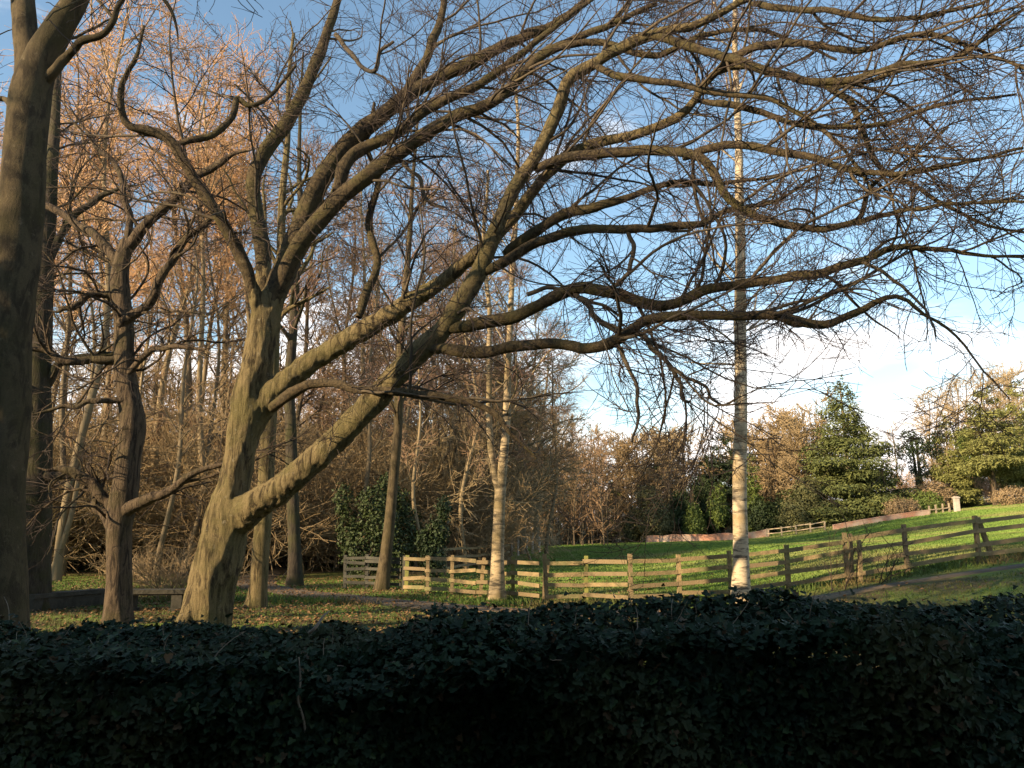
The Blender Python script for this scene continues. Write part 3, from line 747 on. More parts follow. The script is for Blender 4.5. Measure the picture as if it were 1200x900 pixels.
birch_traced('silver_birch', 'tall straight white barked birch standing against the post and rail fence', 
    [(868, 700, 19.6, 10.5), (868, 640, 19.6, 8.8), (868, 560, 19.6, 8), (869, 460, 19.6, 7.2), (868, 360, 19.6, 7), (867, 260, 19.6, 5.8), (864, 180, 19.6, 4.8), (862, 90, 19.6, 3.8), (862, 0, 19.6, 3), (866, -90, 19.6, 2), (868, -150, 19.6, 1)],
    211, [dict(dens=2.2, s0=.22, s1=.99, ang=.95, asd=.2, L0=3.4, n=9, wig=.09, tw=.01, rr=.34, rtip=.008, lenpow=.6, rmax=.03)] + birch_levels(.75, .0045, -.04)[1:])
birch_traced('forked_birch', 'pale birch forking above the fence into two slim stems', 
    [(582, 700, 22, 9), (583, 660, 22, 7.4), (584, 620, 22, 6.8), (585, 580, 22, 6.4), (588, 540, 22, 5.4), (592, 490, 22, 4.6), (597, 420, 22, 4), (599, 360, 22, 3.4), (604, 280, 22, 3.4), (606, 190, 22, 2.6), (604, 100, 22, 1.6)],
    223, [dict(dens=2.2, s0=.3, s1=.99, ang=.9, asd=.2, L0=3.0, n=9, wig=.09, tw=.0, rr=.34, rtip=.008, lenpow=.6, rmax=.025)] + birch_levels(.75, .005, -.03)[1:],
    bark='birch_old', extra=[[(585, 575, 22, 5.0), (578, 545, 22, 4.4), (575, 500, 22, 3.8), (572, 440, 22, 3.2), (573, 380, 22, 2.8), (568, 300, 22, 2.6), (572, 200, 22, 1.6)]])
birch_traced('leaning_birch', 'slim grey birch leaning right behind the grey fence panel', 
    [(447, 694, 25.5, 8), (453, 640, 25.5, 6.6), (460, 570, 25.5, 6), (466, 490, 25.5, 5.4), (471, 400, 25.5, 4.6), (478, 300, 25.5, 3.6), (484, 200, 25.5, 2.4), (490, 120, 25.5, 1.2)],
    239, birch_levels(.7, .006, -.02, .9), bark='grey')
birch_traced('slim_tree', 'slim olive trunk standing close behind the big beech', 
    [(299, 718, 19, 12), (303, 690, 19, 10), (308, 630, 19, 9.5), (313, 560, 19, 9), (318, 480, 19, 8.4), (318, 400, 19, 7.2), (326, 330, 19, 6), (330, 250, 19, 4.8), (338, 150, 19, 3.4), (344, 40, 19, 2)],
    251, broad_levels(.55, .005, .9, .45), bark='beech', twig='beech_twig')
birch_traced('dark_slim_tree', 'thin dark bluish trunk beside the path, right of the big beech', 
    [(346, 684, 28, 9), (345, 640, 28, 7.4), (344, 580, 28, 7), (342, 510, 28, 6.5), (340, 440, 28, 6), (345, 360, 28, 5), (350, 260, 28, 3.8), (352, 150, 28, 2.2), (356, 60, 28, 1.2)],
    263, broad_levels(.6, .007, .8, .4), bark='dark')

# prototypes for the wood: each is itself placed once, then copied
PLACES = {k: [] for k in ('pink_birch', 'orange_beech', 'brown_beech', 'pole_tree', 'twiggy_tree', 'rust_tree')}
def place(kind, px, Y, h, label, group, rz=None):
    p = ground_pt(px, Y)
    PLACES[kind].append((p, h, label, group, rz))

rw = random.Random(5)
LEFT = ('bare orange brown tree in the sunlit wood behind the left trunks', 'trees in the wood behind the left trunks')
LEFTP = ('slim pale pole of a tree in the wood behind the left trunks', 'pole trees in the wood behind the left trunks')
MID = ('bare pink brown tree rising in the wood behind the big beech limbs', 'trees in the wood behind the big beech')
MIDP = ('slim pale pole of a tree in the wood between beech and forked birch', 'pole trees in the wood behind the big beech')
ROW = ('bare brown tree in the row along the left side of the field', 'trees along the left side of the field')
FAR = ('bare brown tree on the far edge of the field', 'bare trees on the far edge of the field')
RGT = ('bare orange brown tree behind the conifers at the far right', 'bare trees behind the far right conifers')
# left wood, tall and sunlit
for px, Y, h in ((-40, 36, 21), (75, 33, 20), (170, 37, 24), (240, 34, 22), (300, 39, 24), (-90, 48, 24), (10, 60, 24), (70, 30, 23), (-20, 30, 22), (140, 58, 26), (205, 47, 26), (112, 42, 28), (218, 40, 27), (268, 48, 29), (38, 46, 28)):
    place('orange_beech', px, Y, h, *LEFT)
for px, Y, h in ((60, 30, 14), (160, 52, 18), (185, 31, 15), (215, 34, 16), (255, 52, 20), (100, 55, 19), (20, 38, 17), (128, 35, 15)):
    place('pole_tree', px, Y, h, *LEFTP)
# behind the beech, towards the middle
for px, Y, h in ((330, 46, 24), (395, 50, 24), (430, 42, 22), (480, 48, 23), (510, 56, 22), (535, 41, 20), (600, 47, 17), (640, 58, 16.5), (450, 64, 25)):
    place('pink_birch', px, Y, h, *MID)
for px, Y, h in ((372, 44, 18), (410, 36, 17), (488, 39, 16), (518, 45, 15), (548, 36, 13), (385, 60, 20), (505, 33, 12), (622, 50, 10), (440, 55, 18), (556, 60, 15)):
    place('pole_tree', px, Y, h, *MIDP)
# the row along the field's left side, dwindling with distance
for px, Y, h in ((524, 40, 12), (548, 46, 12.5), (566, 52, 13), (584, 60, 14), (600, 68, 15), (612, 76, 15.5), (625, 84, 15.5), (636, 92, 15.5), (650, 100, 14.5), (664, 106, 13.5), (540, 56, 14), (578, 72, 16), (606, 92, 18), (684, 110, 13), (572, 43, 14.5), (594, 50, 16), (612, 58, 17), (628, 70, 18), (646, 86, 17), (556, 62, 19)):
    place('brown_beech', px, Y, h, *ROW)
for px, Y, h in ((735, 104, 11), (758, 108, 11.5), (790, 110, 12), (826, 108, 11), (880, 110, 11.5), (905, 104, 10), (925, 108, 12), (946, 100, 11), (962, 110, 13), (772, 118, 13), (912, 118, 13), (700, 110, 13), (670, 112, 14)):
    place('twiggy_tree', px, Y, h, *FAR)
for px, Y, h in ((1105, 112, 16), (1128, 108, 15), (1150, 116, 18), (1168, 120, 19), (1185, 110, 18), (1215, 104, 17), (1240, 115, 18), (1062, 118, 12), (1140, 124, 19), (1200, 122, 20), (1112, 120, 16)):
    place('rust_tree', px, Y, h, *RGT)

LOWB = ('bushy bare brown tree branching low in the wood left of the field', 'low branching trees in the wood left of the field')
for px, Y, h in ((-30, 42, 13), (28, 52, 15), (62, 40, 12), (98, 50, 15), (122, 74, 18), (186, 44, 13), (212, 52, 15), (236, 40, 12), (262, 50, 15), (290, 58, 16), (330, 52, 14), (358, 48, 13), (386, 56, 15), (418, 50, 13), (452, 46, 13), (478, 58, 16), (500, 44, 12), (150, 90, 20), (60, 84, 20), (225, 86, 20)):
    place('brown_beech', px, Y, h, *LOWB)
for px, Y, h in ((730, 112, 12), (748, 104, 11), (782, 104, 11.5), (806, 114, 13), (860, 112, 13), (896, 112, 12.5), (934, 114, 13.5), (954, 106, 12), (972, 108, 14)):
    place('twiggy_tree', px, Y, h, *FAR)
PROTO = {
 'pink_birch': dict(H=22, r=.17, r1=.02, bark='wood_trunk', twig='twig_pink', lv=birch_levels(1.15, .0115, -.02, .92), wob=.4),
 'orange_beech': dict(H=23, r=.17, r1=.025, bark='wood_trunk', twig='twig_orange', lv=broad_levels(.85, .0095, 1.12, .46), wob=.4),
 'brown_beech': dict(H=12, r=.17, r1=.02, bark='wood_trunk', twig='twig_brown', lv=broad_levels(.62, .010, 1.35, .12), wob=.12),
 'pole_tree': dict(H=16, r=.12, r1=.02, bark='wood_trunk', twig='twig_pink', lv=birch_levels(.62, .010, -.01, .9), wob=.45),
 'twiggy_tree': dict(H=11, r=.17, r1=.02, bark='wood_trunk', twig='twig_brown', lv=broad_levels(.60, .024, 1.3, .10), wob=.2),
 'rust_tree': dict(H=16, r=.2, r1=.03, bark='wood_trunk', twig='twig_tan', lv=broad_levels(.72, .020, 1.0, .2), wob=.25),
}
for kn, (kind, d) in enumerate(PROTO.items()):
    variants = []
    for v in range(2):
        P, r = axis_pts(d['H'], d['r'], d['r1'], (rw.uniform(-.6, .6), rw.uniform(-.6, .6)), 34, d['wob'], 300 + kn * 10 + v)
        pl = PLACES[kind]
        root = thing(kind, pl[v][2], 'tree', (0, 0, 0), 0, pl[v][3])
        print(kind, tree_parts(root, P, r, 400 + kn * 10 + v, d['bark'], d['twig'], d['lv'], 9, .012, .25))
        variants.append(root)
    for i, (p, h, lab, grp, rz) in enumerate(PLACES[kind]):
        sc = h / d['H'] * (1.18 if kind == 'twiggy_tree' else 1)
        s3 = (sc * rw.uniform(.92, 1.1), sc * rw.uniform(.92, 1.1), sc)
        rz = rw.uniform(0, 6.28)
        if i < 2:
            o = variants[i]
            o.location = tuple(p); o.rotation_euler = (0, 0, rz); o.scale = s3
            o['label'] = lab; o['group'] = grp
        else:
            dup(variants[rw.randrange(2)], tuple(p), rz, s3, lab, grp)

# the shrub layer: many stemmed bare bushes, each placed on its own
def shrub_proto(name, h, n, twig, seed, label, group):
    rg = np.random.default_rng(seed)
    D = norm(np.column_stack([rg.normal(0, .42, n), rg.normal(0, .42, n), np.full(n, 1.0)]))
    P0 = np.column_stack([rg.normal(0, .10 * h, n), rg.normal(0, .10 * h, n), np.zeros(n) - .1])
    Q = grow(rg, P0, D, rg.uniform(.6, 1.05, n) * h, 10, .10, UP, -.01)
    u = np.linspace(0, 1, 10)[None, :]
    q = np.broadcast_to(.014 * (1 - .7 * u), (n, 10))
    c1 = spawn(rg, Q, q, dens=4.4, s0=.15, s1=1, ang=.75, asd=.3, L0=.42 * h, n=6, wig=.13, rr=.6, rtip=.006, lenpow=.5, tw=0)
    c2 = spawn(rg, *c1, dens=4.4, s0=.1, s1=1, ang=.75, asd=.3, L0=.22 * h, n=4, wig=.15, rr=.7, rtip=.0055, lenpow=.4, tw=0)
    c3 = spawn(rg, *c2, dens=4.5, s0=.1, s1=1, ang=.75, asd=.3, L0=.11 * h, n=3, wig=.15, rr=.7, rtip=.005, lenpow=.4, tw=0)
    root = thing(name, label, 'shrub', (0, 0, 0), 0, group)
    new_obj('stem', [tubes(Q, q, 5)], M['wood_trunk'], root)
    new_obj('crown', [tubes(*c1, 3), tubes(*c2, 3), tubes(*c3, 3)], M[twig], root)
    print(name, len(c1[0]), len(c2[0]), len(c3[0]))
    return root
SHR = [('bare brown thicket under the trees behind the left trunks', 'shrubs under the left wood', 'twig_brown', -80, 330, 33, 74, 44, (4.0, 9.0)),
       ('bare brown thicket under the trees between the beech and the field', 'shrubs under the middle wood', 'twig_brown', 335, 560, 38, 70, 34, (3.5, 8.0)),
       ('low brown scrub at the foot of the trees along the field side', 'scrub along the left side of the field', 'twig_brown', 560, 720, 60, 110, 16, (2.0, 4.0)),
       ('brown scrub at the foot of the trees across the far field', 'scrub along the far field edge', 'twig_brown', 740, 975, 104, 114, 15, (3.0, 6.0)),
       ('straw brown scrub behind the conifers on the far right rise', 'scrub on the far right rise', 'twig_orange', 1040, 1260, 100, 120, 14, (3.5, 7.0))]
for k, (lab, grp, tw_, x0, x1, y0, y1, cnt, hr) in enumerate(SHR):
    pr = shrub_proto('bare_shrub', 4.0, 16, tw_, 600 + k, lab, grp)
    for i in range(cnt):
        px = x0 + (x1 - x0) * (i + rw.uniform(.1, .9)) / cnt
        Y = rw.uniform(y0, y1)
        if k == 0 and 80 < px < 185: Y = 68 + .25 * (Y - 33)      # the cottage shows through here
        if k == 2: Y = y0 + (y1 - y0) * min(1, (px - x0) / 90) + rw.uniform(0, 8)
        h = rw.uniform(*hr) / 4.0
        s3 = (h * rw.uniform(.9, 1.3), h * rw.uniform(.9, 1.3), h)
        p = tuple(ground_pt(px, Y))
        if i == 0:
            pr.location = p; pr.scale = s3
        else:
            dup(pr, p, rw.uniform(0, 6.28), s3, lab, grp)

# the wood goes on far behind and reads as one mass there
rg = np.random.default_rng(640)
nw = 1100
Xw = rg.uniform(-125, 16, nw); Yw = rg.uniform(84, 128, nw)
Xw = np.where(Xw > 10 + (Yw - 84) * .12, -Xw, Xw)
Bw = np.column_stack([Xw, Yw, gz(Xw, Yw) - .1])
Qw = grow(rg, Bw, np.tile(np.array((0, 0, 1.0)), (nw, 1)), rg.uniform(9, 14, nw) + 14 * sstep(0, -50, Xw) * rg.uniform(.2, 1, nw), 8, .06, UP, .02)
qw = np.broadcast_to(.09 * (1 - .8 * np.linspace(0, 1, 8))[None], (nw, 8))
w1 = spawn(rg, Qw, qw, dens=1.9, s0=.05, s1=1, ang=.85, asd=.3, L0=3.4, n=6, wig=.14, rr=.5, rtip=.025, lenpow=.5)
w2 = spawn(rg, *w1, dens=1.1, s0=.1, s1=1, ang=.8, asd=.3, L0=1.5, n=4, wig=.15, rr=.6, rtip=.018, lenpow=.4)
fw = new_obj('far_wood', [(*tubes(Qw, qw, 4), 0), (*tubes(*w1, 3), 1), (*tubes(*w2, 3), 1)], [M['wood_trunk'], M['twig_pink']])
print('far wood', len(w1[0]), len(w2[0]))
tag(fw, 'far bare brown wood behind the nearer trees', 'wood', kind='stuff')

# ------------------------------------------------------------------ evergreens and bushes
def blob_points(rg, blobs, n):
    """leaf positions spread in lumpy volumes, thicker to the outside; blobs: (x, y, z, rx, ry, rz)"""
    B = np.array(blobs, float)
    w = B[:, 3] * B[:, 4] + B[:, 3] * B[:, 5]; w = w / w.sum()
    k = rg.choice(len(B), n, p=w)
    d = norm(rg.normal(0, 1, (n, 3)))
    lump = np.array([noise.noise(Vector(tuple(d[i] * 2.3 + k[i] * 5.1))) for i in range(n)])
    rad = (rg.uniform(.25, 1, n) ** .45) * (1 + .45 * lump)
    P = B[k, :3] + d * rad[:, None] * B[k, 3:]
    Nn = norm(d + rg.normal(0, .6, (n, 3)) + np.array((0, 0, .35)))
    return P, Nn

def bush(name, label, cat, px, Y, blobs, n, size, leaf, stem_h, stem_r, bark='dark', group=None, seed=0, twigs=None, py=None):
    rg = np.random.default_rng(seed)
    b = ground_pt(px, Y)
    root = thing(name, label, cat, tuple(b), 0, group)
    P, Nn = blob_points(rg, blobs, n)
    new_obj('crown', [leafcloud(P, Nn, rg.uniform(.6, 1.3, n) * size, rg, asp=.75)], M[leaf], root, smooth=False)
    sp_, sr = [], []
    for k in range(3):
        tgt = np.array(blobs[rg.integers(len(blobs))][:3]) * np.array((.8, .8, 1))
        st = np.array((rg.normal(0, .12), rg.normal(0, .12), -.1))
        u = np.linspace(0, 1, 14)[:, None]
        q = st + (np.append(tgt[:2], max(tgt[2], stem_h)) - st) * u + rg.normal(0, .05, (14, 3)) * u
        sp_.append(q); sr.append(stem_r * (1 - .75 * u[:, 0]))
    new_obj('trunk', [tubes(np.array(sp_), np.array(sr), 7)], M[bark], root)
    return root

def tiers(rg, H, Rb, n, z0=0.1, shape=1.0):
    """blobs of a layered conifer outline"""
    out_ = []
    for k in range(n):
        u = (k + .5) / n
        z = H * (z0 + (1 - z0) * u)
        rr_ = Rb * (1 - u) ** shape + .25
        m = max(3, int(7 * (1 - u) + 2))
        a0 = rg.uniform(0, 6.28)
        for j in range(m):
            a = a0 + 6.283 * j / m + rg.normal(0, .2)
            q = rr_ * rg.uniform(.45, .8)
            k_ = rg.uniform(.62, 1.18)
            out_.append((q * k_ * math.cos(a), q * k_ * math.sin(a), z - .16 * q * k_ + rg.normal(0, .35), rr_ * rg.uniform(.28, .55), rr_ * rg.uniform(.28, .55), max(H / n * rg.uniform(.2, .42), .18 + .02 * H)))
    return out_

def conifer(name, label, px, Y, H, Rb, leaf, seed, n=9000, size=.42, tn=12, z0=.08, shape=.8, bark='wood_trunk', tr_=.25, group=None, squash=None):
    rg = np.random.default_rng(seed)
    b = ground_pt(px, Y)
    root = thing(name, label, 'tree', tuple(b), 0, group)
    bl = tiers(rg, H, Rb, tn, z0, shape)
    if squash: bl = [q for q in bl if not squash(q)]
    P, Nn = blob_points(rg, bl, n)
    Nn = norm(Nn + np.array((0, 0, .9)))
    Pt, r = axis_pts(H * .97, tr_, .02, (0, 0), 20, .06, seed)
    new_obj('trunk', [trunk_mesh(Pt, r, 9, .02, 2, .2, .4, seed)], M[bark], root)
    # limbs inside the tiers
    k = rg.choice(len(bl), min(60, len(bl)), replace=False)
    E = np.array([bl[i][:3] for i in k]); S0 = np.column_stack([0 * E[:, 0], 0 * E[:, 0], E[:, 2] - .1])
    u = np.linspace(0, 1, 5)[None, :, None]
    V, Fi = tubes(S0[:, None] * (1 - u) + E[:, None] * u, np.broadcast_to(.05 * (1 - .8 * u[..., 0]), (len(k), 5)), 4)
    new_obj('crown', [leafcloud(P, Nn, rg.uniform(.5, 1.3, n) * size, rg, asp=.38), (V, Fi, 1)], [M[leaf], M[bark]], root, smooth=False)
    return root

conifer('cedar_tree', 'tall dark green layered cedar on the far side of the field', 1000, 95, 17.4, 7.6, 'cedar', 31, 52000, .44, 24, .06, .82, tr_=.4)
conifer('pale_conifer', 'sunlit yellow green conifer with a bare pinkish lower trunk, far right', 1172, 92, 13.6, 4.4, 'pine', 32, 18000, .38, 10, .30, .55, bark='rough', tr_=.28)
conifer('pale_conifer', 'smaller pointed yellow green conifer between the ivied tree and far right pine', 1122, 96, 11.4, 3.0, 'pine', 33, 14000, .34, 11, .08, .8)
conifer('pale_conifer', 'yellow green conifer half cut by the right edge of the photo', 1212, 98, 15, 4.4, 'pine', 34, 16000, .38, 11, .15, .7)
conifer('tall_conifer', 'dark flat topped pine rising above the wood left of the white birch', 848, 106, 13.2, 3.2, 'ivy_far', 35, 7000, .5, 9, .42, .3)
conifer('tall_conifer', 'narrow dark green conifer just right of the white birch trunk', 884, 100, 10, 2.2, 'laurel', 36, 6000, .42, 11, .05, .8)
bush('ivied_tree', 'dark ivy covered tree forking behind the cedar', 'tree', 1085, 96, [(0, 0, 2.6, .7, .7, 2.8), (-.7, 0, 5.4, .55, .6, 1.3), (.7, .2, 5.6, .6, .6, 1.4), (-1.5, 0, 7.2, 1.3, .8, 1.1), (.2, 0, 8.0, 1.6, 1, 1.3), (1.9, 0, 7.6, 1.3, .8, 1.0), (2.7, 0, 9, 1.0, .6, .8), (-.8, 0, 9.2, 1.1, .6, .8)], 4200, .22, 'ivy_far', 9, .3, seed=41)

# green mass at the foot of the far wood
FARB = [
 ('laurel_bush', 'sunlit yellow green bush left of the white birch trunk on the far edge', 843, 99, [(0, 0, 3.6, 1.3, 1.2, 2.2), (.3, 0, 5.8, .8, .8, 1.2)], 3200, .34, 'laurel'),
 ('clipped_yew', 'rounded green evergreen standing behind the brick wall', 815, 98, [(0, 0, 1.9, 1.3, 1.2, 2.0), (0, 0, 3.4, .8, .8, 1.2)], 3200, .30, 'laurel'),
 ('dark_yew', 'dark evergreen in shade behind the middle of the brick wall', 792, 101, [(0, 0, 2.4, 2.2, 1.5, 2.6), (1.2, 0, 4.8, 1.6, 1.2, 1.6)], 4200, .34, 'ivy_far'),
 ('dark_yew', 'dark evergreen filling the wood edge behind the yellow green bush', 836, 104, [(0, 0, 3.4, 2.4, 1.4, 3.4), (-1, 0, 6.2, 1.8, 1.2, 1.8)], 5000, .36, 'ivy_far'),
 ('olive_bush', 'olive green ivied thicket at the left end of the brick wall', 768, 98, [(0, 0, 2.6, 2.2, 1.5, 2.7), (-.6, 0, 5.2, 1.5, 1.2, 1.7)], 4600, .32, 'olive_leaf'),
 ('olive_bush', 'olive thicket on the far edge between the two field corners', 742, 100, [(0, 0, 1.6, 1.6, 1.2, 1.8), (.8, 0, 3.2, 1.2, 1, 1.2)], 2600, .3, 'olive_leaf'),
 ('dark_yew', 'dark evergreen right of the white birch at the far edge', 896, 98, [(0, 0, 2.0, 2.0, 1.5, 2.4), (1.6, 0, 1.5, 1.8, 1.3, 1.6)], 4200, .34, 'ivy_far'),
 ('olive_bush', 'olive brown thicket at the far edge left of the cedar', 940, 92, [(0, 0, 2.0, 2.4, 1.6, 2.2), (1.0, 0, 4.4, 1.5, 1.2, 1.9), (2.6, 0, 2, 1.8, 1.3, 1.8)], 5200, .30, 'olive_leaf'),
 ('dark_yew', 'dark low evergreen below the bare far trees, left of the cedar', 925, 100, [(0, 0, 1.8, 2.6, 1.6, 2.2)], 3000, .32, 'ivy_far'),
 ('laurel_bush', 'bright low bush under the right skirt of the cedar', 1078, 90, [(0, 0, .9, 1.8, 1.2, 1.1), (1.6, 0, 1.3, 1.4, 1.1, 1.3)], 3000, .26, 'laurel'),
 ('straw_bush', 'round straw coloured bush in front of the cedar', 1058, 86, [(0, 0, .9, 1.6, 1.2, 1.2), (1.2, 0, 1.0, 1.0, .9, 1.1)], 3200, .22, 'straw'),
 ('straw_bush', 'tall straw coloured bush beneath the ivied tree', 1098, 93, [(0, 0, 1.8, 1.8, 1.3, 2.0), (1.5, 0, 1.6, 1.2, 1, 1.4)], 3600, .24, 'straw'),
 ('olive_bush', 'olive bush behind the pale gatepost', 1138, 96, [(0, 0, 1.4, 1.8, 1.2, 1.7)], 2600, .26, 'olive_leaf'),
 ('olive_bush', 'tall olive ivied thicket where the row of trees meets the far edge', 716, 108, [(0, 0, 3, 2, 1.5, 3), (1, 0, 6, 1.4, 1.2, 2)], 4200, .32, 'olive_leaf'),
 ('dark_yew', 'dark green crown standing tall behind the olive thicket by the brick wall', 780, 112, [(0, 0, 6, 2.6, 1.6, 2.6), (-.5, 0, 9, 1.8, 1.3, 1.6), (0, 0, 2.5, 2, 1.5, 2.5)], 5600, .36, 'ivy_far'),
 ('olive_bush', 'olive crowned tree right of the white birch behind the dark evergreen', 908, 110, [(0, 0, 4, 2.2, 1.5, 3.4), (.8, 0, 7.5, 1.5, 1.2, 2)], 5200, .32, 'olive_leaf'),
 ('laurel_bush', 'yellow green leafy tree between the two pale conifers', 1146, 104, [(0, 0, 4.5, 2.2, 1.5, 3.6), (0, 0, 8.2, 1.5, 1.2, 2)], 5200, .32, 'laurel'),
 ('straw_bush', 'russet straw bush at the right edge by the pale path end', 1195, 88, [(0, 0, .8, 2.4, 1.3, 1.1)], 2600, .22, 'straw'),
]
for k, (nm, lab, px, Y, bl, n, sz, lf) in enumerate(FARB):
    bush(nm, lab, 'bush', px, Y, bl, int(n * 1.9), sz * .72, lf, 1.0, .07, seed=500 + k)

# nearer dark evergreens behind the grey panel and the twiggy bushes
bush('holly_bush', 'dark ivied holly left of the leaning birch', 'bush', 428, 31, [(0, 0, 1.1, .9, .8, 1.2), (.6, 0, 2.0, .7, .7, .8), (.3, 0, 2.9, .7, .7, .7), (.8, .1, 3.6, .45, .4, .5), (-.7, .2, 1.9, .5, .5, .9), (-.9, 0, 3.0, .4, .4, .7), (1.1, 0, 1.0, .5, .5, .9)], 6500, .12, 'ivy_far', 2, .08, seed=61)
bush('holly_bush', 'small dark upright holly between leaning birch and forked birch', 'bush', 508, 30, [(0, 0, .9, .5, .5, .9), (.2, 0, 1.8, .4, .4, .6), (.35, 0, 2.6, .28, .3, .5), (-.35, 0, 1.4, .3, .3, .5)], 3200, .11, 'ivy_far', 2, .05, seed=62)
bush('holly_bush', 'dark holly right behind the leaning birch trunk', 'bush', 470, 33, [(0, 0, 1.6, .9, .9, 1.5), (-.4, 0, 2.8, .7, .7, .9)], 3600, .14, 'ivy_far', 2, .07, seed=66)
bush('beech_hedge', 'russet leaved hedge in the sun beyond the path bend', 'hedge', 395, 44, [(-1.6, 0, 1.9, 1.6, 1, 2.0), (.6, 0, 1.6, 1.7, 1, 1.8), (2.4, 0, 2.2, 1.4, 1, 2.1)], 7000, .15, 'russet', 1.5, .06, seed=63)
bush('dark_hedge', 'dark clipped hedge at the back of the sunlit lawn', 'hedge', 92, 40, [(-2.2, 0, .7, 1.8, .8, .9), (0, 0, .7, 1.8, .8, .9), (2, 0, .75, 1.6, .8, .9)], 6000, .12, 'ivy_far', .8, .05, seed=64)

def twig_bush(name, label, px, Y, h, n, mat_, seed, spread=.9):
    rg = np.random.default_rng(seed)
    b = ground_pt(px, Y)
    D = norm(np.column_stack([rg.normal(0, spread, n), rg.normal(0, spread, n), np.abs(rg.normal(1, .3, n))]))
    P0 = np.column_stack([rg.normal(0, .12 * h, n), rg.normal(0, .12 * h, n), np.zeros(n) - .05])
    Q = grow(rg, P0, D, rg.uniform(.6, 1.1, n) * h, 8, .12, (0, 0, 1), -.02)
    u = np.linspace(0, 1, 8)[None, :]
    q = np.broadcast_to(.012 * (1 - .75 * u), (n, 8))
    c1 = spawn(rg, Q, q, dens=5, s0=.2, s1=1, ang=.7, asd=.3, L0=.45 * h, n=5, wig=.15, rr=.6, rtip=.004, lenpow=.5, tw=0)
    c2 = spawn(rg, *c1, dens=6, s0=.1, s1=1, ang=.7, asd=.3, L0=.2 * h, n=3, wig=.15, rr=.7, rtip=.0035, lenpow=.4, tw=0)
    root = thing(name, label, 'bush', tuple(b))
    new_obj('stem', [tubes(Q, q, 5)], M[mat_], root)
    new_obj('crown', [tubes(*c1, 3), tubes(*c2, 3)], M[mat_], root)
twig_bush('twiggy_bush', 'bare twiggy straw brown bush beside the foot of the big beech', 205, 21, 1.6, 60, 'straw', 71)
twig_bush('twiggy_bush', 'bare twiggy bush behind the furrowed tree on the lawn', 172, 30, 1.9, 34, 'straw', 72)
twig_bush('thorn_sapling', 'thin thorny sapling growing through the right hand fence', 1033, 19.6, 1.35, 7, 'beech_twig', 73, .5)
twig_bush('thorn_sapling', 'thin bare sapling by the paired fence posts', 985, 19.4, 1.5, 5, 'beech_twig', 74, .3)
twig_bush('brush_heap', 'dark brushwood strip along the field corner', 690, 104, 1.5, 60, 'dark', 75, 1.6)

# ------------------------------------------------------------------ fences
def fence(name, label, line, ph, rails, mat_, seed, rail_h=.10, post_w=.10, rail_side=-1, breaks=(), gmat=(), group=None, lean=None, jit=.022):
    """line: list of (px, Y) where posts stand; rails: heights above ground"""
    rg = np.random.default_rng(seed)
    pts = [ground_pt(px, Y) for px, Y in line]
    b = pts[0]
    root = thing(name, label, 'fence', tuple(b), 0, group)
    for i, p in enumerate(pts):
        l = (lean or {}).get(i, (rg.normal(0, .012), rg.normal(0, .012)))
        hh = ph * rg.uniform(.97, 1.06)
        a = p - b + np.array((0, 0, -.2)); t = p - b + np.array((l[0], l[1], hh))
        w = post_w * rg.uniform(.9, 1.1)
        V, Fi = beam(a, t, w, w, up=(0, 1, 0))
        new_obj('post', [(V, Fi)], M['fence_green'] if i in gmat else M[mat_], root, smooth=False)
    for i in range(len(pts) - 1):
        if i in breaks: continue
        d = norm(pts[i + 1] - pts[i]); sd = norm(np.cross(np.array((0, 0, 1.0)), d)) * rail_side * (post_w * .5 + .022)
        for h in rails:
            e = rg.normal(0, jit, 2)
            a = pts[i] - b + sd + np.array((0, 0, h + e[0])) - d * .05; c = pts[i + 1] - b + sd + np.array((0, 0, h + e[1])) + d * (.05 - .105)
            mid = (a + c) / 2 + np.array((0, 0, -rg.uniform(.0, .02)))
            u = np.linspace(0, 1, 5)
            parts = []
            V1, F1 = beam(a, c, .035, rail_h * rg.uniform(.92, 1.06))
            parts.append((V1, F1))
            new_obj('rail', parts, M[mat_], root, smooth=False)
    return root
R4 = (.20, .47, .75, 1.03)
fence('post_and_rail_fence', 'long weathered four rail fence climbing the slope right of the leaning post pair',
      [(641, 21), (686, 20.9), (738, 20.4), (794, 20.6), (854, 20.6), (921, 20.7), (990, 20.6), (1061, 20.6), (1146, 20.7), (1240, 20.9), (1330, 21)],
      1.17, R4, 'fence', 81, gmat=(1,), lean={0: (-.07, 0)})
fence('post_and_rail_fence', 'sunlit fence section between the grey panel and the leaning post pair, behind forked birch',
      [(477, 24.3), (502, 24), (530, 23.6), (562, 22.8), (601, 22.4), (636, 21.6)], 1.10, (.16, .42, .70, .98), 'fence', 82, gmat=(0, 4), lean={3: (.13, 0), 5: (.14, 0)})
fence('grey_fence', 'shaded grey fence panel of close boards by the path',
      [(406, 26.2), (431, 26.2), (453, 26), (474, 25.6)], 1.02, (.18, .38, .60, .82, .95), 'fence_grey', 83, rail_h=.09)
fence('paddock_fence', 'three rail fence running back from the path behind the forked birch',
      [(500, 31), (522, 33), (544, 35.5), (562, 38), (580, 41), (596, 45)], 1.15, (.35, .70, 1.05), 'fence', 84)
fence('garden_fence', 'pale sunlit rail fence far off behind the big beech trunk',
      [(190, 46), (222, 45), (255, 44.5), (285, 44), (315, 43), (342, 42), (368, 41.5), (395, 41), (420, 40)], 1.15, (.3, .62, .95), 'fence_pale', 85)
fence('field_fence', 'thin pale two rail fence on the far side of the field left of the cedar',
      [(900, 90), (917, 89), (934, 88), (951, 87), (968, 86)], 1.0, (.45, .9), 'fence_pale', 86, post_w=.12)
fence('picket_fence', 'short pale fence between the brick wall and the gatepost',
      [(1093, 85), (1101, 85), (1109, 85), (1117, 85)], .95, (.5,), 'fence_pale', 87, post_w=.14)
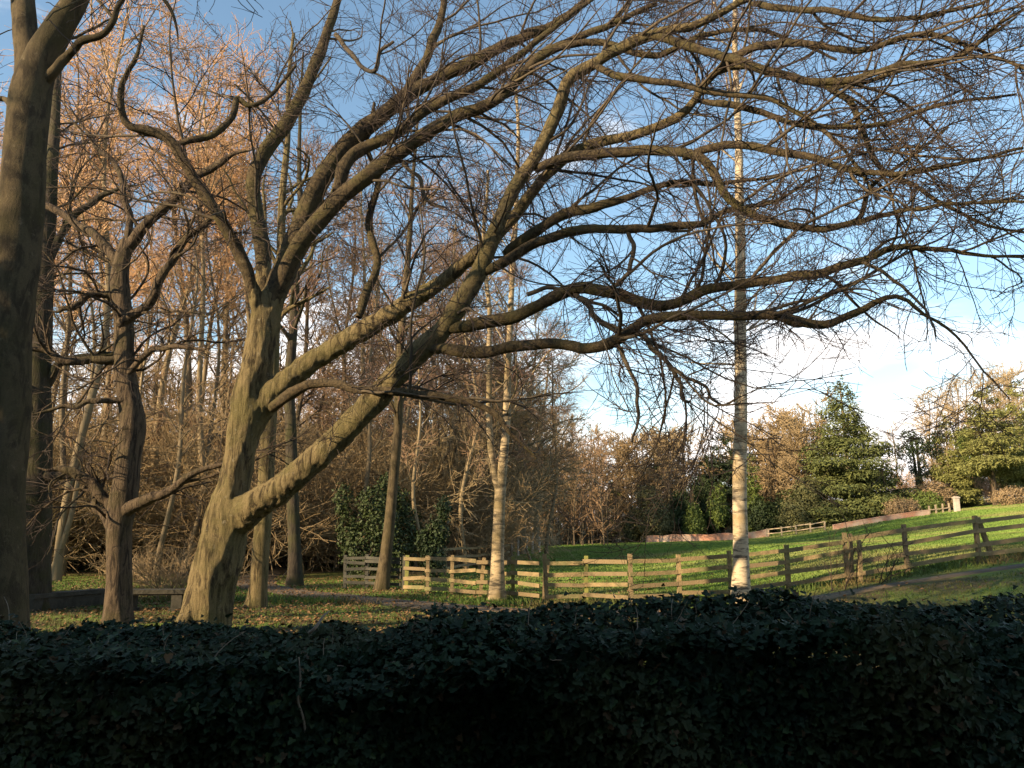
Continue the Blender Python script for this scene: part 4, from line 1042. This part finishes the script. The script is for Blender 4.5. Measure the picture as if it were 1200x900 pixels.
# a raking prop behind the tall post on the slope
p0 = ground_pt(1163, 20.9); p1 = ground_pt(1149, 20.85)
prop = thing('fence_prop', 'raking prop leaning on the tall post of the right fence', 'prop', tuple(p0))
V, Fi = beam((0, 0, -.1), p1 - p0 + np.array((0, 0.0, 1.1)), .10, .10, up=(0, 1, 0))
new_obj('stake', [(V, Fi)], M['fence'], prop, smooth=False)
cp_, fp_ = np.array((0, 0, -.08)), 0
V, Fi = box((0, 0, .03), (.16, .16, .06))
new_obj('foot_block', [(V, Fi)], M['fence'], prop, smooth=False)
# second leg of the post pairs
for px, Y, lab in ((636.5, 21.3, 'second leaning post of the pair where the two fences meet'), (995, 20.85, 'second post of the close pair on the slope'), (1005, 20.3, 'short post standing by itself just right of the close pair')):
    p = ground_pt(px, Y)
    V, Fi = beam((0, 0, -.2), (.05, 0, 1.16 if px < 1000 else 1.0), .085, .085, up=(0, 1, 0))
    V2, F2 = beam((.05, 0, 1.16 if px < 1000 else 1.0), (.052, 0, 1.185 if px < 1000 else 1.025), .06, .06, up=(0, 1, 0))
    o = new_obj('fence_post', [(V, Fi), (V2, F2)], M['fence'], None, smooth=False)
    o.location = tuple(p); tag(o, lab, 'post')
# pale posts in the distance along the wood
for k, (px, Y) in enumerate(((575, 58), (584, 57), (599, 56), (607, 56), (617, 58), (624, 59), (632, 61), (641, 63))):
    p = ground_pt(px, Y)
    if k == 0:
        q = np.array([(0, 0, -.1), (0, 0, .4), (0, 0, .9), (.01, 0, 1.28), (.01, 0, 1.36)])
        p_ = new_obj('tree_guard', [tubes(q[None], np.array([[.085, .085, .082, .08, .03]]), 8)], M['concrete'])
    else:
        p_ = p_.copy(); COL.objects.link(p_)
        p_.scale = (1, 1, rw.uniform(.8, 1.15))
    p_.location = tuple(p)
    tag(p_, 'pale upright post at the foot of the wood beside the far field', 'post', 'pale posts along the wood')

# ------------------------------------------------------------------ walls, house, bench
def wall_run(name, label, A, B, h, mat_, th=.3):
    pa, pb = ground_pt(*A), ground_pt(*B)
    n = 14
    root = thing(name, label, 'wall', tuple(pa))
    d = norm((pb - pa) * np.array((1, 1, 0))); s = np.array((-d[1], d[0], 0)) * th / 2
    def strip(z0, z1, ex):
        vs = []
        for i in range(n + 1):
            p = pa + (pb - pa) * i / n
            g = float(gz(p[0], p[1]))
            for (sg, zz) in ((-1, z0), (1, z0), (1, z1), (-1, z1)):
                q = p + s * sg * ex - pa; q[2] = g - pa[2] + zz + (.05 * math.sin(i * 2.4) + .04 * math.sin(i * 5.1) if zz > 0 and h > .5 else 0)
                vs.append(q)
        f = []
        for i in range(n):
            for j in range(4):
                a = i * 4 + j; b = i * 4 + (j + 1) % 4
                f.append((a, b, b + 4, a + 4))
        f += [(3, 2, 1, 0), (n * 4, n * 4 + 1, n * 4 + 2, n * 4 + 3)]
        return np.array(vs), np.array(f)
    new_obj('masonry', [strip(-.3, h, 1)], M[mat_], root, smooth=False)
    new_obj('coping', [strip(h + .002, h + .09, 1.25)], M[mat_], root, smooth=False)
wall_run('brick_wall', 'low red brick wall across the far field edge left of the birch', (757, 93), (902, 92), .74, 'brick')
wall_run('brick_wall', 'orange sunlit brick wall climbing the slope below the cedar', (978, 84), (1092, 84), .48, 'brick')
p = ground_pt(1126, 84)
gp = thing('gatepost', 'pale stone gatepost at the end of the orange brick wall', 'post', tuple(p))
new_obj('pillar', [box((0, 0, .6), (.45, .45, 1.6))], M['concrete'], gp, smooth=False)
new_obj('capstone', [box((0, 0, 1.46), (.58, .58, .12)), box((0, 0, 1.56), (.38, .38, .08))], M['concrete'], gp, smooth=False)

# cottage at the back of the left wood
hp = ground_pt(118, 66)
ho = thing('cottage', 'white cottage with a slate roof glimpsed through the left wood', 'house', tuple(hp), R(14))
W_, D_, E_, T_ = 9.5, 6.0, 2.6, 4.9
vs = [(-W_ / 2, -D_ / 2, -.3), (W_ / 2, -D_ / 2, -.3), (W_ / 2, D_ / 2, -.3), (-W_ / 2, D_ / 2, -.3), (-W_ / 2, -D_ / 2, E_), (W_ / 2, -D_ / 2, E_), (W_ / 2, D_ / 2, E_), (-W_ / 2, D_ / 2, E_), (-W_ / 2, 0, T_), (W_ / 2, 0, T_)]
new_obj('wall', [(np.array(vs), np.array([(0, 1, 5, 4), (2, 3, 7, 6), (1, 2, 6, 5), (3, 0, 4, 7)])), (np.array(vs), np.array([(5, 6, 9), (7, 4, 8)]))], M['render'], ho, smooth=False)
rf = []
for sgn in (-1, 1):
    a = np.array((0, sgn * (D_ / 2 + .35), E_ - .32)); t = np.array((0, 0, T_ + .03))
    c = (a + t) / 2; ln_ = np.linalg.norm(t - a); dr = (t - a) / ln_
    xx = np.array((1, 0, 0)); zz = np.cross(xx, dr)
    rf.append(box(c + np.array((0, 0, .06)), (W_ + .6, ln_, .10), ax=(xx, dr, zz)))
ro = new_obj('roof', rf, M['slate'], ho, smooth=False)
new_obj('chimney', [box((2.9, 0, 5.2), (.7, .6, 1.5)), box((2.9, 0, 6.0), (.82, .72, .12))], M['brick'], ro, smooth=False)
for x in (-3, 0, 3):
    w = new_obj('window', [box((x, -D_ / 2 - .02, 1.7), (1.1, .08, 1.0))], M['fence_pale'], ho, smooth=False)
    new_obj('pane', [box((x - .25, -D_ / 2 - .07, 1.7), (.42, .02, .84)), box((x + .25, -D_ / 2 - .07, 1.7), (.42, .02, .84))], M['glass'], w, smooth=False)
# a second white gable
hp = ground_pt(372, 74)
h2 = thing('white_house', 'pale house front seen beyond the far garden fence', 'house', tuple(hp), R(-8))
new_obj('wall', [box((0, 0, 1.4), (7, 5, 3.2))], M['render'], h2, smooth=False)
new_obj('roof', [(np.array([(-3.8, -2.9, 2.9), (3.8, -2.9, 2.9), (3.8, 2.9, 2.9), (-3.8, 2.9, 2.9), (-3.8, 0, 4.9), (3.8, 0, 4.9)]), np.array([(0, 1, 5, 4), (2, 3, 4, 5), (0, 3, 2, 1)])),
                 (np.array([(-3.8, -2.9, 2.9), (-3.8, 2.9, 2.9), (-3.8, 0, 4.9), (3.8, -2.9, 2.9), (3.8, 2.9, 2.9), (3.8, 0, 4.9)]), np.array([(0, 2, 1), (3, 4, 5)]))], M['slate'], h2, smooth=False)
for x in (-1.8, 1.8):
    w = new_obj('window', [box((x, -2.52, 1.6), (1.2, .08, 1.0))], M['fence_pale'], h2, smooth=False)
    new_obj('pane', [box((x, -2.57, 1.6), (.95, .02, .8))], M['glass'], w, smooth=False)

# dark stone slab bench left of the beech
bp_ = ground_pt(186, 18.0)
be = thing('stone_bench', 'dark stone slab bench in shade between the furrowed tree and big beech', 'bench', tuple(bp_), R(4))
new_obj('seat', [box((0, 0, .41), (1.55, .42, .09)), box((0, 0, .35), (1.45, .34, .03))], M['stone'], be, smooth=False)
for x in (-.52, .52):
    new_obj('leg', [box((x, 0, .15), (.22, .34, .37)), box((x, 0, .02), (.30, .40, .08))], M['stone'], be, smooth=False)
wall_run('edge_shadow_strip', 'low dark strip shaped for the edge shadow between the left trunks and the lawn', (40, 17.6), (128, 19.6), .28, 'stone', .3)  # solid dark strip built in place of an edge shadow on the ground

# ------------------------------------------------------------------ the ivy hedge across the front
rg = np.random.default_rng(77)
hx0, hx1, hy0, hy1 = -9.0, 9.0, 3.05, 4.75
def hedge_top(x):
    b = 1.185 + .015 * np.sin(x * 1.7 + .6) + .018 * np.sin(x * 4.3 + 2) + .05 * sstep(.2, .7, x) + .03 * sstep(.6, 1.3, x) - .02 * sstep(1.3, 1.9, x)
    b = b + .085 * sstep(2, 3, x) + .05 * np.clip(x - 3, 0, 4)
    return b - .05 * sstep(-2.85, -2.4, x) * (1 - sstep(-1.25, -.9, x))
def hedge_front(x, z):
    return hy0 + .10 * np.sin(x * 2.1 + 1 + z) + .07 * np.sin(x * 5.1 + z * 3) + .18 * np.clip(1.2 - z, 0, 1.2) ** 2 * .3
hedge = thing('ivy_hedge', 'dark ivy hedge in deep shade along the whole front', 'hedge', (0, 3.9, 0))
nl = 170000
u = rg.uniform(0, 1, nl)
X = np.clip(rg.normal(0, 3.4, nl), hx0, hx1)
face = rg.uniform(0, 1, nl)
Z = np.empty(nl); Yl = np.empty(nl); Nn = np.zeros((nl, 3))
ft = face < .60
t_ = rg.uniform(0, 1, nl) ** .8
dep = np.abs(rg.normal(0, .055, nl))
Z[ft] = (t_ * hedge_top(X))[ft]
Yl[ft] = (hedge_front(X, Z) + dep + .14 * np.clip((Z / hedge_top(X) - .86) / .14, 0, 1) ** 2)[ft]
Nn[ft] = (0, -1, .35)
tp_ = ~ft
Yl[tp_] = rg.uniform(hy0 - .02, hy1, tp_.sum())
Z[tp_] = (hedge_top(X) - dep + .045 * np.sin(Yl * 6 + X * 3) - .22 * np.clip((Yl - 4.3) / .45, 0, 1) ** 2)[tp_]
Nn[tp_] = (0, -.25, 1)
Nn = norm(Nn + rg.normal(0, .5, (nl, 3)))
lump = np.array([noise.noise(Vector((X[i] * 2.6, Yl[i] * 2.6, Z[i] * 2.6))) for i in range(nl)])
out_dir = np.where(ft[:, None], np.array((0, -1.0, .1)), np.array((0, -.1, 1.0)))
P = np.column_stack([X, Yl - 3.9, Z]) + out_dir * (lump * .085)[:, None]
# a few leaves sit up on longer shoots
P[tp_, 2] += (rg.uniform(0, 1, tp_.sum()) > .95) * rg.uniform(0, .05, tp_.sum())
szl = rg.uniform(.014, .040, nl); old = rg.uniform(0, 1, nl)
groups_ = [(old >= .10) , (old < .10) & (old >= .035), old < .035]
ns_ = 260
xs_ = rg.uniform(-5, 5.5, ns_); ys_ = rg.uniform(hy0 + .05, hy1 - .2, ns_) - 3.9
D = norm(np.column_stack([rg.normal(0, .7, ns_), rg.normal(-.2, .5, ns_), np.abs(rg.normal(.6, .4, ns_))]))
Qs = grow(rg, np.column_stack([xs_, ys_, hedge_top(xs_) - .06]), D, rg.uniform(.08, .22, ns_), 6, .15, (0, 0, 1), 0)
new_obj('foliage', [(*leafcloud(P[g_], Nn[g_], szl[g_], rg, lobed=True), k) for k, g_ in enumerate(groups_)] + [(*tubes(Qs, np.broadcast_to(np.linspace(.003, .0012, 6), (ns_, 6)), 4), 3)],
        [M['ivy'], M['ivy_young'], M['ivy_dead'], M['bare_stem']], hedge, smooth=False)
# woody inside of the hedge, set well back from the leaves
gx = np.linspace(hx0, hx1, 90); prof = 9
cv = []
for x in gx:
    tz = float(hedge_top(x)) - .22; y0 = float(hedge_front(x, .6)) + .26
    for (yy, zz) in ((y0, -.1), (y0, .5), (y0 + .05, tz - .15), (y0 + .2, tz), (hy1 - .5, tz - .06), (hy1 - .2, tz - .3), (hy1 - .15, -.1)):
        cv.append((x, yy - 3.9, zz))
m = 7
ci = (np.arange(len(gx) - 1)[:, None] * m + np.arange(m - 1)[None, :]).ravel()
new_obj('woody_core', [(np.array(cv), np.stack([ci, ci + 1, ci + m + 1, ci + m], -1))], M['dark'], hedge)
# bare stem and a scatter of shoots
st = np.array([at(350, 770, 3.08), at(352, 800, 3.06), at(349, 820, 3.05), at(356, 845, 3.06), at(360, 880, 3.07)]) - np.array((0, 3.9, 0))
new_obj('stem', [tubes(catmull(np.column_stack([st, [.003, .005, .006, .0055, .005]]), 24)[None, :, :3], np.linspace(.003, .006, 24)[None], 6)], M['bare_stem'], hedge)
st = np.array([at(362, 742, 3.5), at(370, 735, 3.5), at(379, 722, 3.55), at(386, 716, 3.6)]) - np.array((0, 3.9, 0))
new_obj('stem', [tubes(catmull(st, 16)[None], np.linspace(.008, .003, 16)[None], 6)], M['bare_stem'], hedge)

# grass of the verge, lawn and the near pasture: nobody could count it
rg = np.random.default_rng(91)
ng = 150000
Yg = rg.uniform(5.5, 30, ng); Xg = rg.uniform(-.72, .75, ng) * Yg
pathc = catmull(np.array([(-13, 60, 0), (-11.5, 40, 0), (-9.3, 30, 0), (-6.8, 25, 0), (-3.6, 21.6, 0), (0, 18.9, 0), (4, 18.2, 0), (8.5, 18.8, 0), (13, 18.6, 0), (20, 18.3, 0), (34, 18, 0)], float), 160)
dm = np.full(ng, 9.0)
for c in pathc:
    dm = np.minimum(dm, np.hypot(Xg - c[0], Yg - c[1]))
ok = (dm > .8) & ((Yg > 19.5) | (rg.uniform(0, 1, ng) < .45))
Xg, Yg = Xg[ok], Yg[ok]; ng = len(Xg)
B0 = np.column_stack([Xg, Yg, gz(Xg, Yg) - .01])
hgt = rg.uniform(.03, .09, ng) * np.where((Yg > 19.9) & (Yg < 21.3), 2.5, 1)
a = rg.uniform(0, 6.28, ng); wv = np.column_stack([np.cos(a), np.sin(a), 0 * a]) * (.004 + .0005 * Yg)[:, None]
tip = B0 + np.column_stack([rg.normal(0, .5, ng) * hgt, rg.normal(0, .5, ng) * hgt, hgt])
V = np.stack([B0 - wv, B0 + wv, tip], 1).reshape(-1, 3)
nf = 340000
Yf = rg.uniform(22 ** .6, 96 ** .6, nf) ** (1 / .6); Xf = rg.uniform(-.10, .70, nf) * Yf
ok = Xf > -2.6 + (Yf - 40) * .115
Xf, Yf = Xf[ok], Yf[ok]; nf = len(Xf)
B1 = np.column_stack([Xf, Yf, gz(Xf, Yf) - .02])
hf = rg.uniform(.03, .08, nf) + .0007 * Yf
a = rg.uniform(0, 6.28, nf); w1_ = np.column_stack([np.cos(a), np.sin(a), 0 * a]) * (.006 + .0009 * Yf)[:, None]
t1 = B1 + np.column_stack([rg.normal(0, .5, nf) * hf, rg.normal(0, .5, nf) * hf, hf])
V1 = np.stack([B1 - w1_, B1 + w1_, t1], 1).reshape(-1, 3)
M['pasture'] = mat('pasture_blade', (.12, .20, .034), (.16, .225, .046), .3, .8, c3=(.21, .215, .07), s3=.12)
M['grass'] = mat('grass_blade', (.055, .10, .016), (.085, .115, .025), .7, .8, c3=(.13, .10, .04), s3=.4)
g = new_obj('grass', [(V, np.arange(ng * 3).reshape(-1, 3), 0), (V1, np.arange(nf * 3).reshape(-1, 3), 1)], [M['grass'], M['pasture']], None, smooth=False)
tag(g, 'short rough grass on the verge and beside the rails', 'grass', kind='stuff')

nlv = 26000
Yv = rg.uniform(5.5, 34, nlv); Xv = rg.normal(-.28, .30, nlv) * Yv
Pv = np.column_stack([Xv, Yv, gz(Xv, Yv) + rg.uniform(.015, .06, nlv)])
Nv = norm(np.column_stack([rg.normal(0, .45, nlv), rg.normal(0, .45, nlv), np.ones(nlv)]))
M['litter'] = mat('fallen_beech_leaf', (.21, .115, .05), (.12, .07, .035), 1.5, .8)
lv_ = new_obj('fallen_leaves', [leafcloud(Pv, Nv, rg.uniform(.05, .10, nlv), rg, asp=.7)], M['litter'], None, smooth=False)
tag(lv_, 'brown fallen leaves lying on the grass under the trees', 'leaves', kind='stuff')

# ------------------------------------------------------------------ added out of view, behind the camera and to the left: what shades the front
rg = np.random.default_rng(95)
sh = thing('shade_screen', 'tall dark evergreen screen added unseen behind the viewer to shade the front', 'hedge', (-16, -5, 0))  # unseen screen put in to keep sun and sky light off the hedge
n = 30000
X = rg.uniform(-26, 26, n); Z = rg.uniform(.1, 1, n) ** .8
hz = 8.4 + .5 * np.sin(X * .9) + .35 * np.sin(X * 2.3 + 1)
P = np.column_stack([X, rg.normal(0, .75, n) * (1.1 - .6 * Z), Z * hz])
new_obj('foliage', [leafcloud(P, norm(rg.normal(0, 1, (n, 3))), rg.uniform(.25, .5, n), rg)], M['ivy_far'], sh, smooth=False)
new_obj('woody_core', [box((0, 0, 3.4), (51, .5, 6.8))], M['dark'], sh, smooth=False)

OFF = ('bare spreading tree added out of view beyond the left edge for dappled shade', 'bare trees added out of view for dappled shade')  # unseen trees added toward the sun for dappled shade
for x, y, h in ((-13, -1.5, 13), (-16, 1.5, 13), (-21, -3, 16), (-26, 6.5, 15), (-24, -7, 16), (-28, 12, 16), (-34, 18, 17)):
    src = bpy.data.objects['orange_beech']
    dup(src, (x, y, float(gz(x, y)) - .05), x * 1.7, (h / 23 * 1.25, h / 23 * 1.25, h / 23), *OFF)
for k, (x, y, h, lab) in enumerate(((-15.6, 3.0, 8.5, 'tall dark yew added out of view to shade the left edge trunk'), (-23, 10.5, 7.5, 'dark yew added beyond the left edge to shade the dark trunk'), (-27, 14, 9, 'second dark yew added beyond the left edge to shade the lawn'))):
    rg = np.random.default_rng(700 + k)
    root = thing('shade_yew', lab, 'tree', (x, y, float(gz(x, y))))  # unseen yews put in to shade the left trunks and lawn
    P, Nn = blob_points(rg, [(0, 0, h * .45, 2.2, 2.2, h * .45), (.8, .3, h * .75, 1.4, 1.4, h * .25), (-.9, 0, h * .5, 1.5, 1.5, h * .4)], 6000)
    new_obj('crown', [leafcloud(P, Nn, rg.uniform(.2, .45, 6000), rg)], M['ivy_far'], root, smooth=False)
    Pt, r = axis_pts(h * .8, .3, .05, (0, 0), 14, .05, k)
    new_obj('trunk', [trunk_mesh(Pt, r, 9, .02, 2, .2, .4, k)], M['dark'], root)
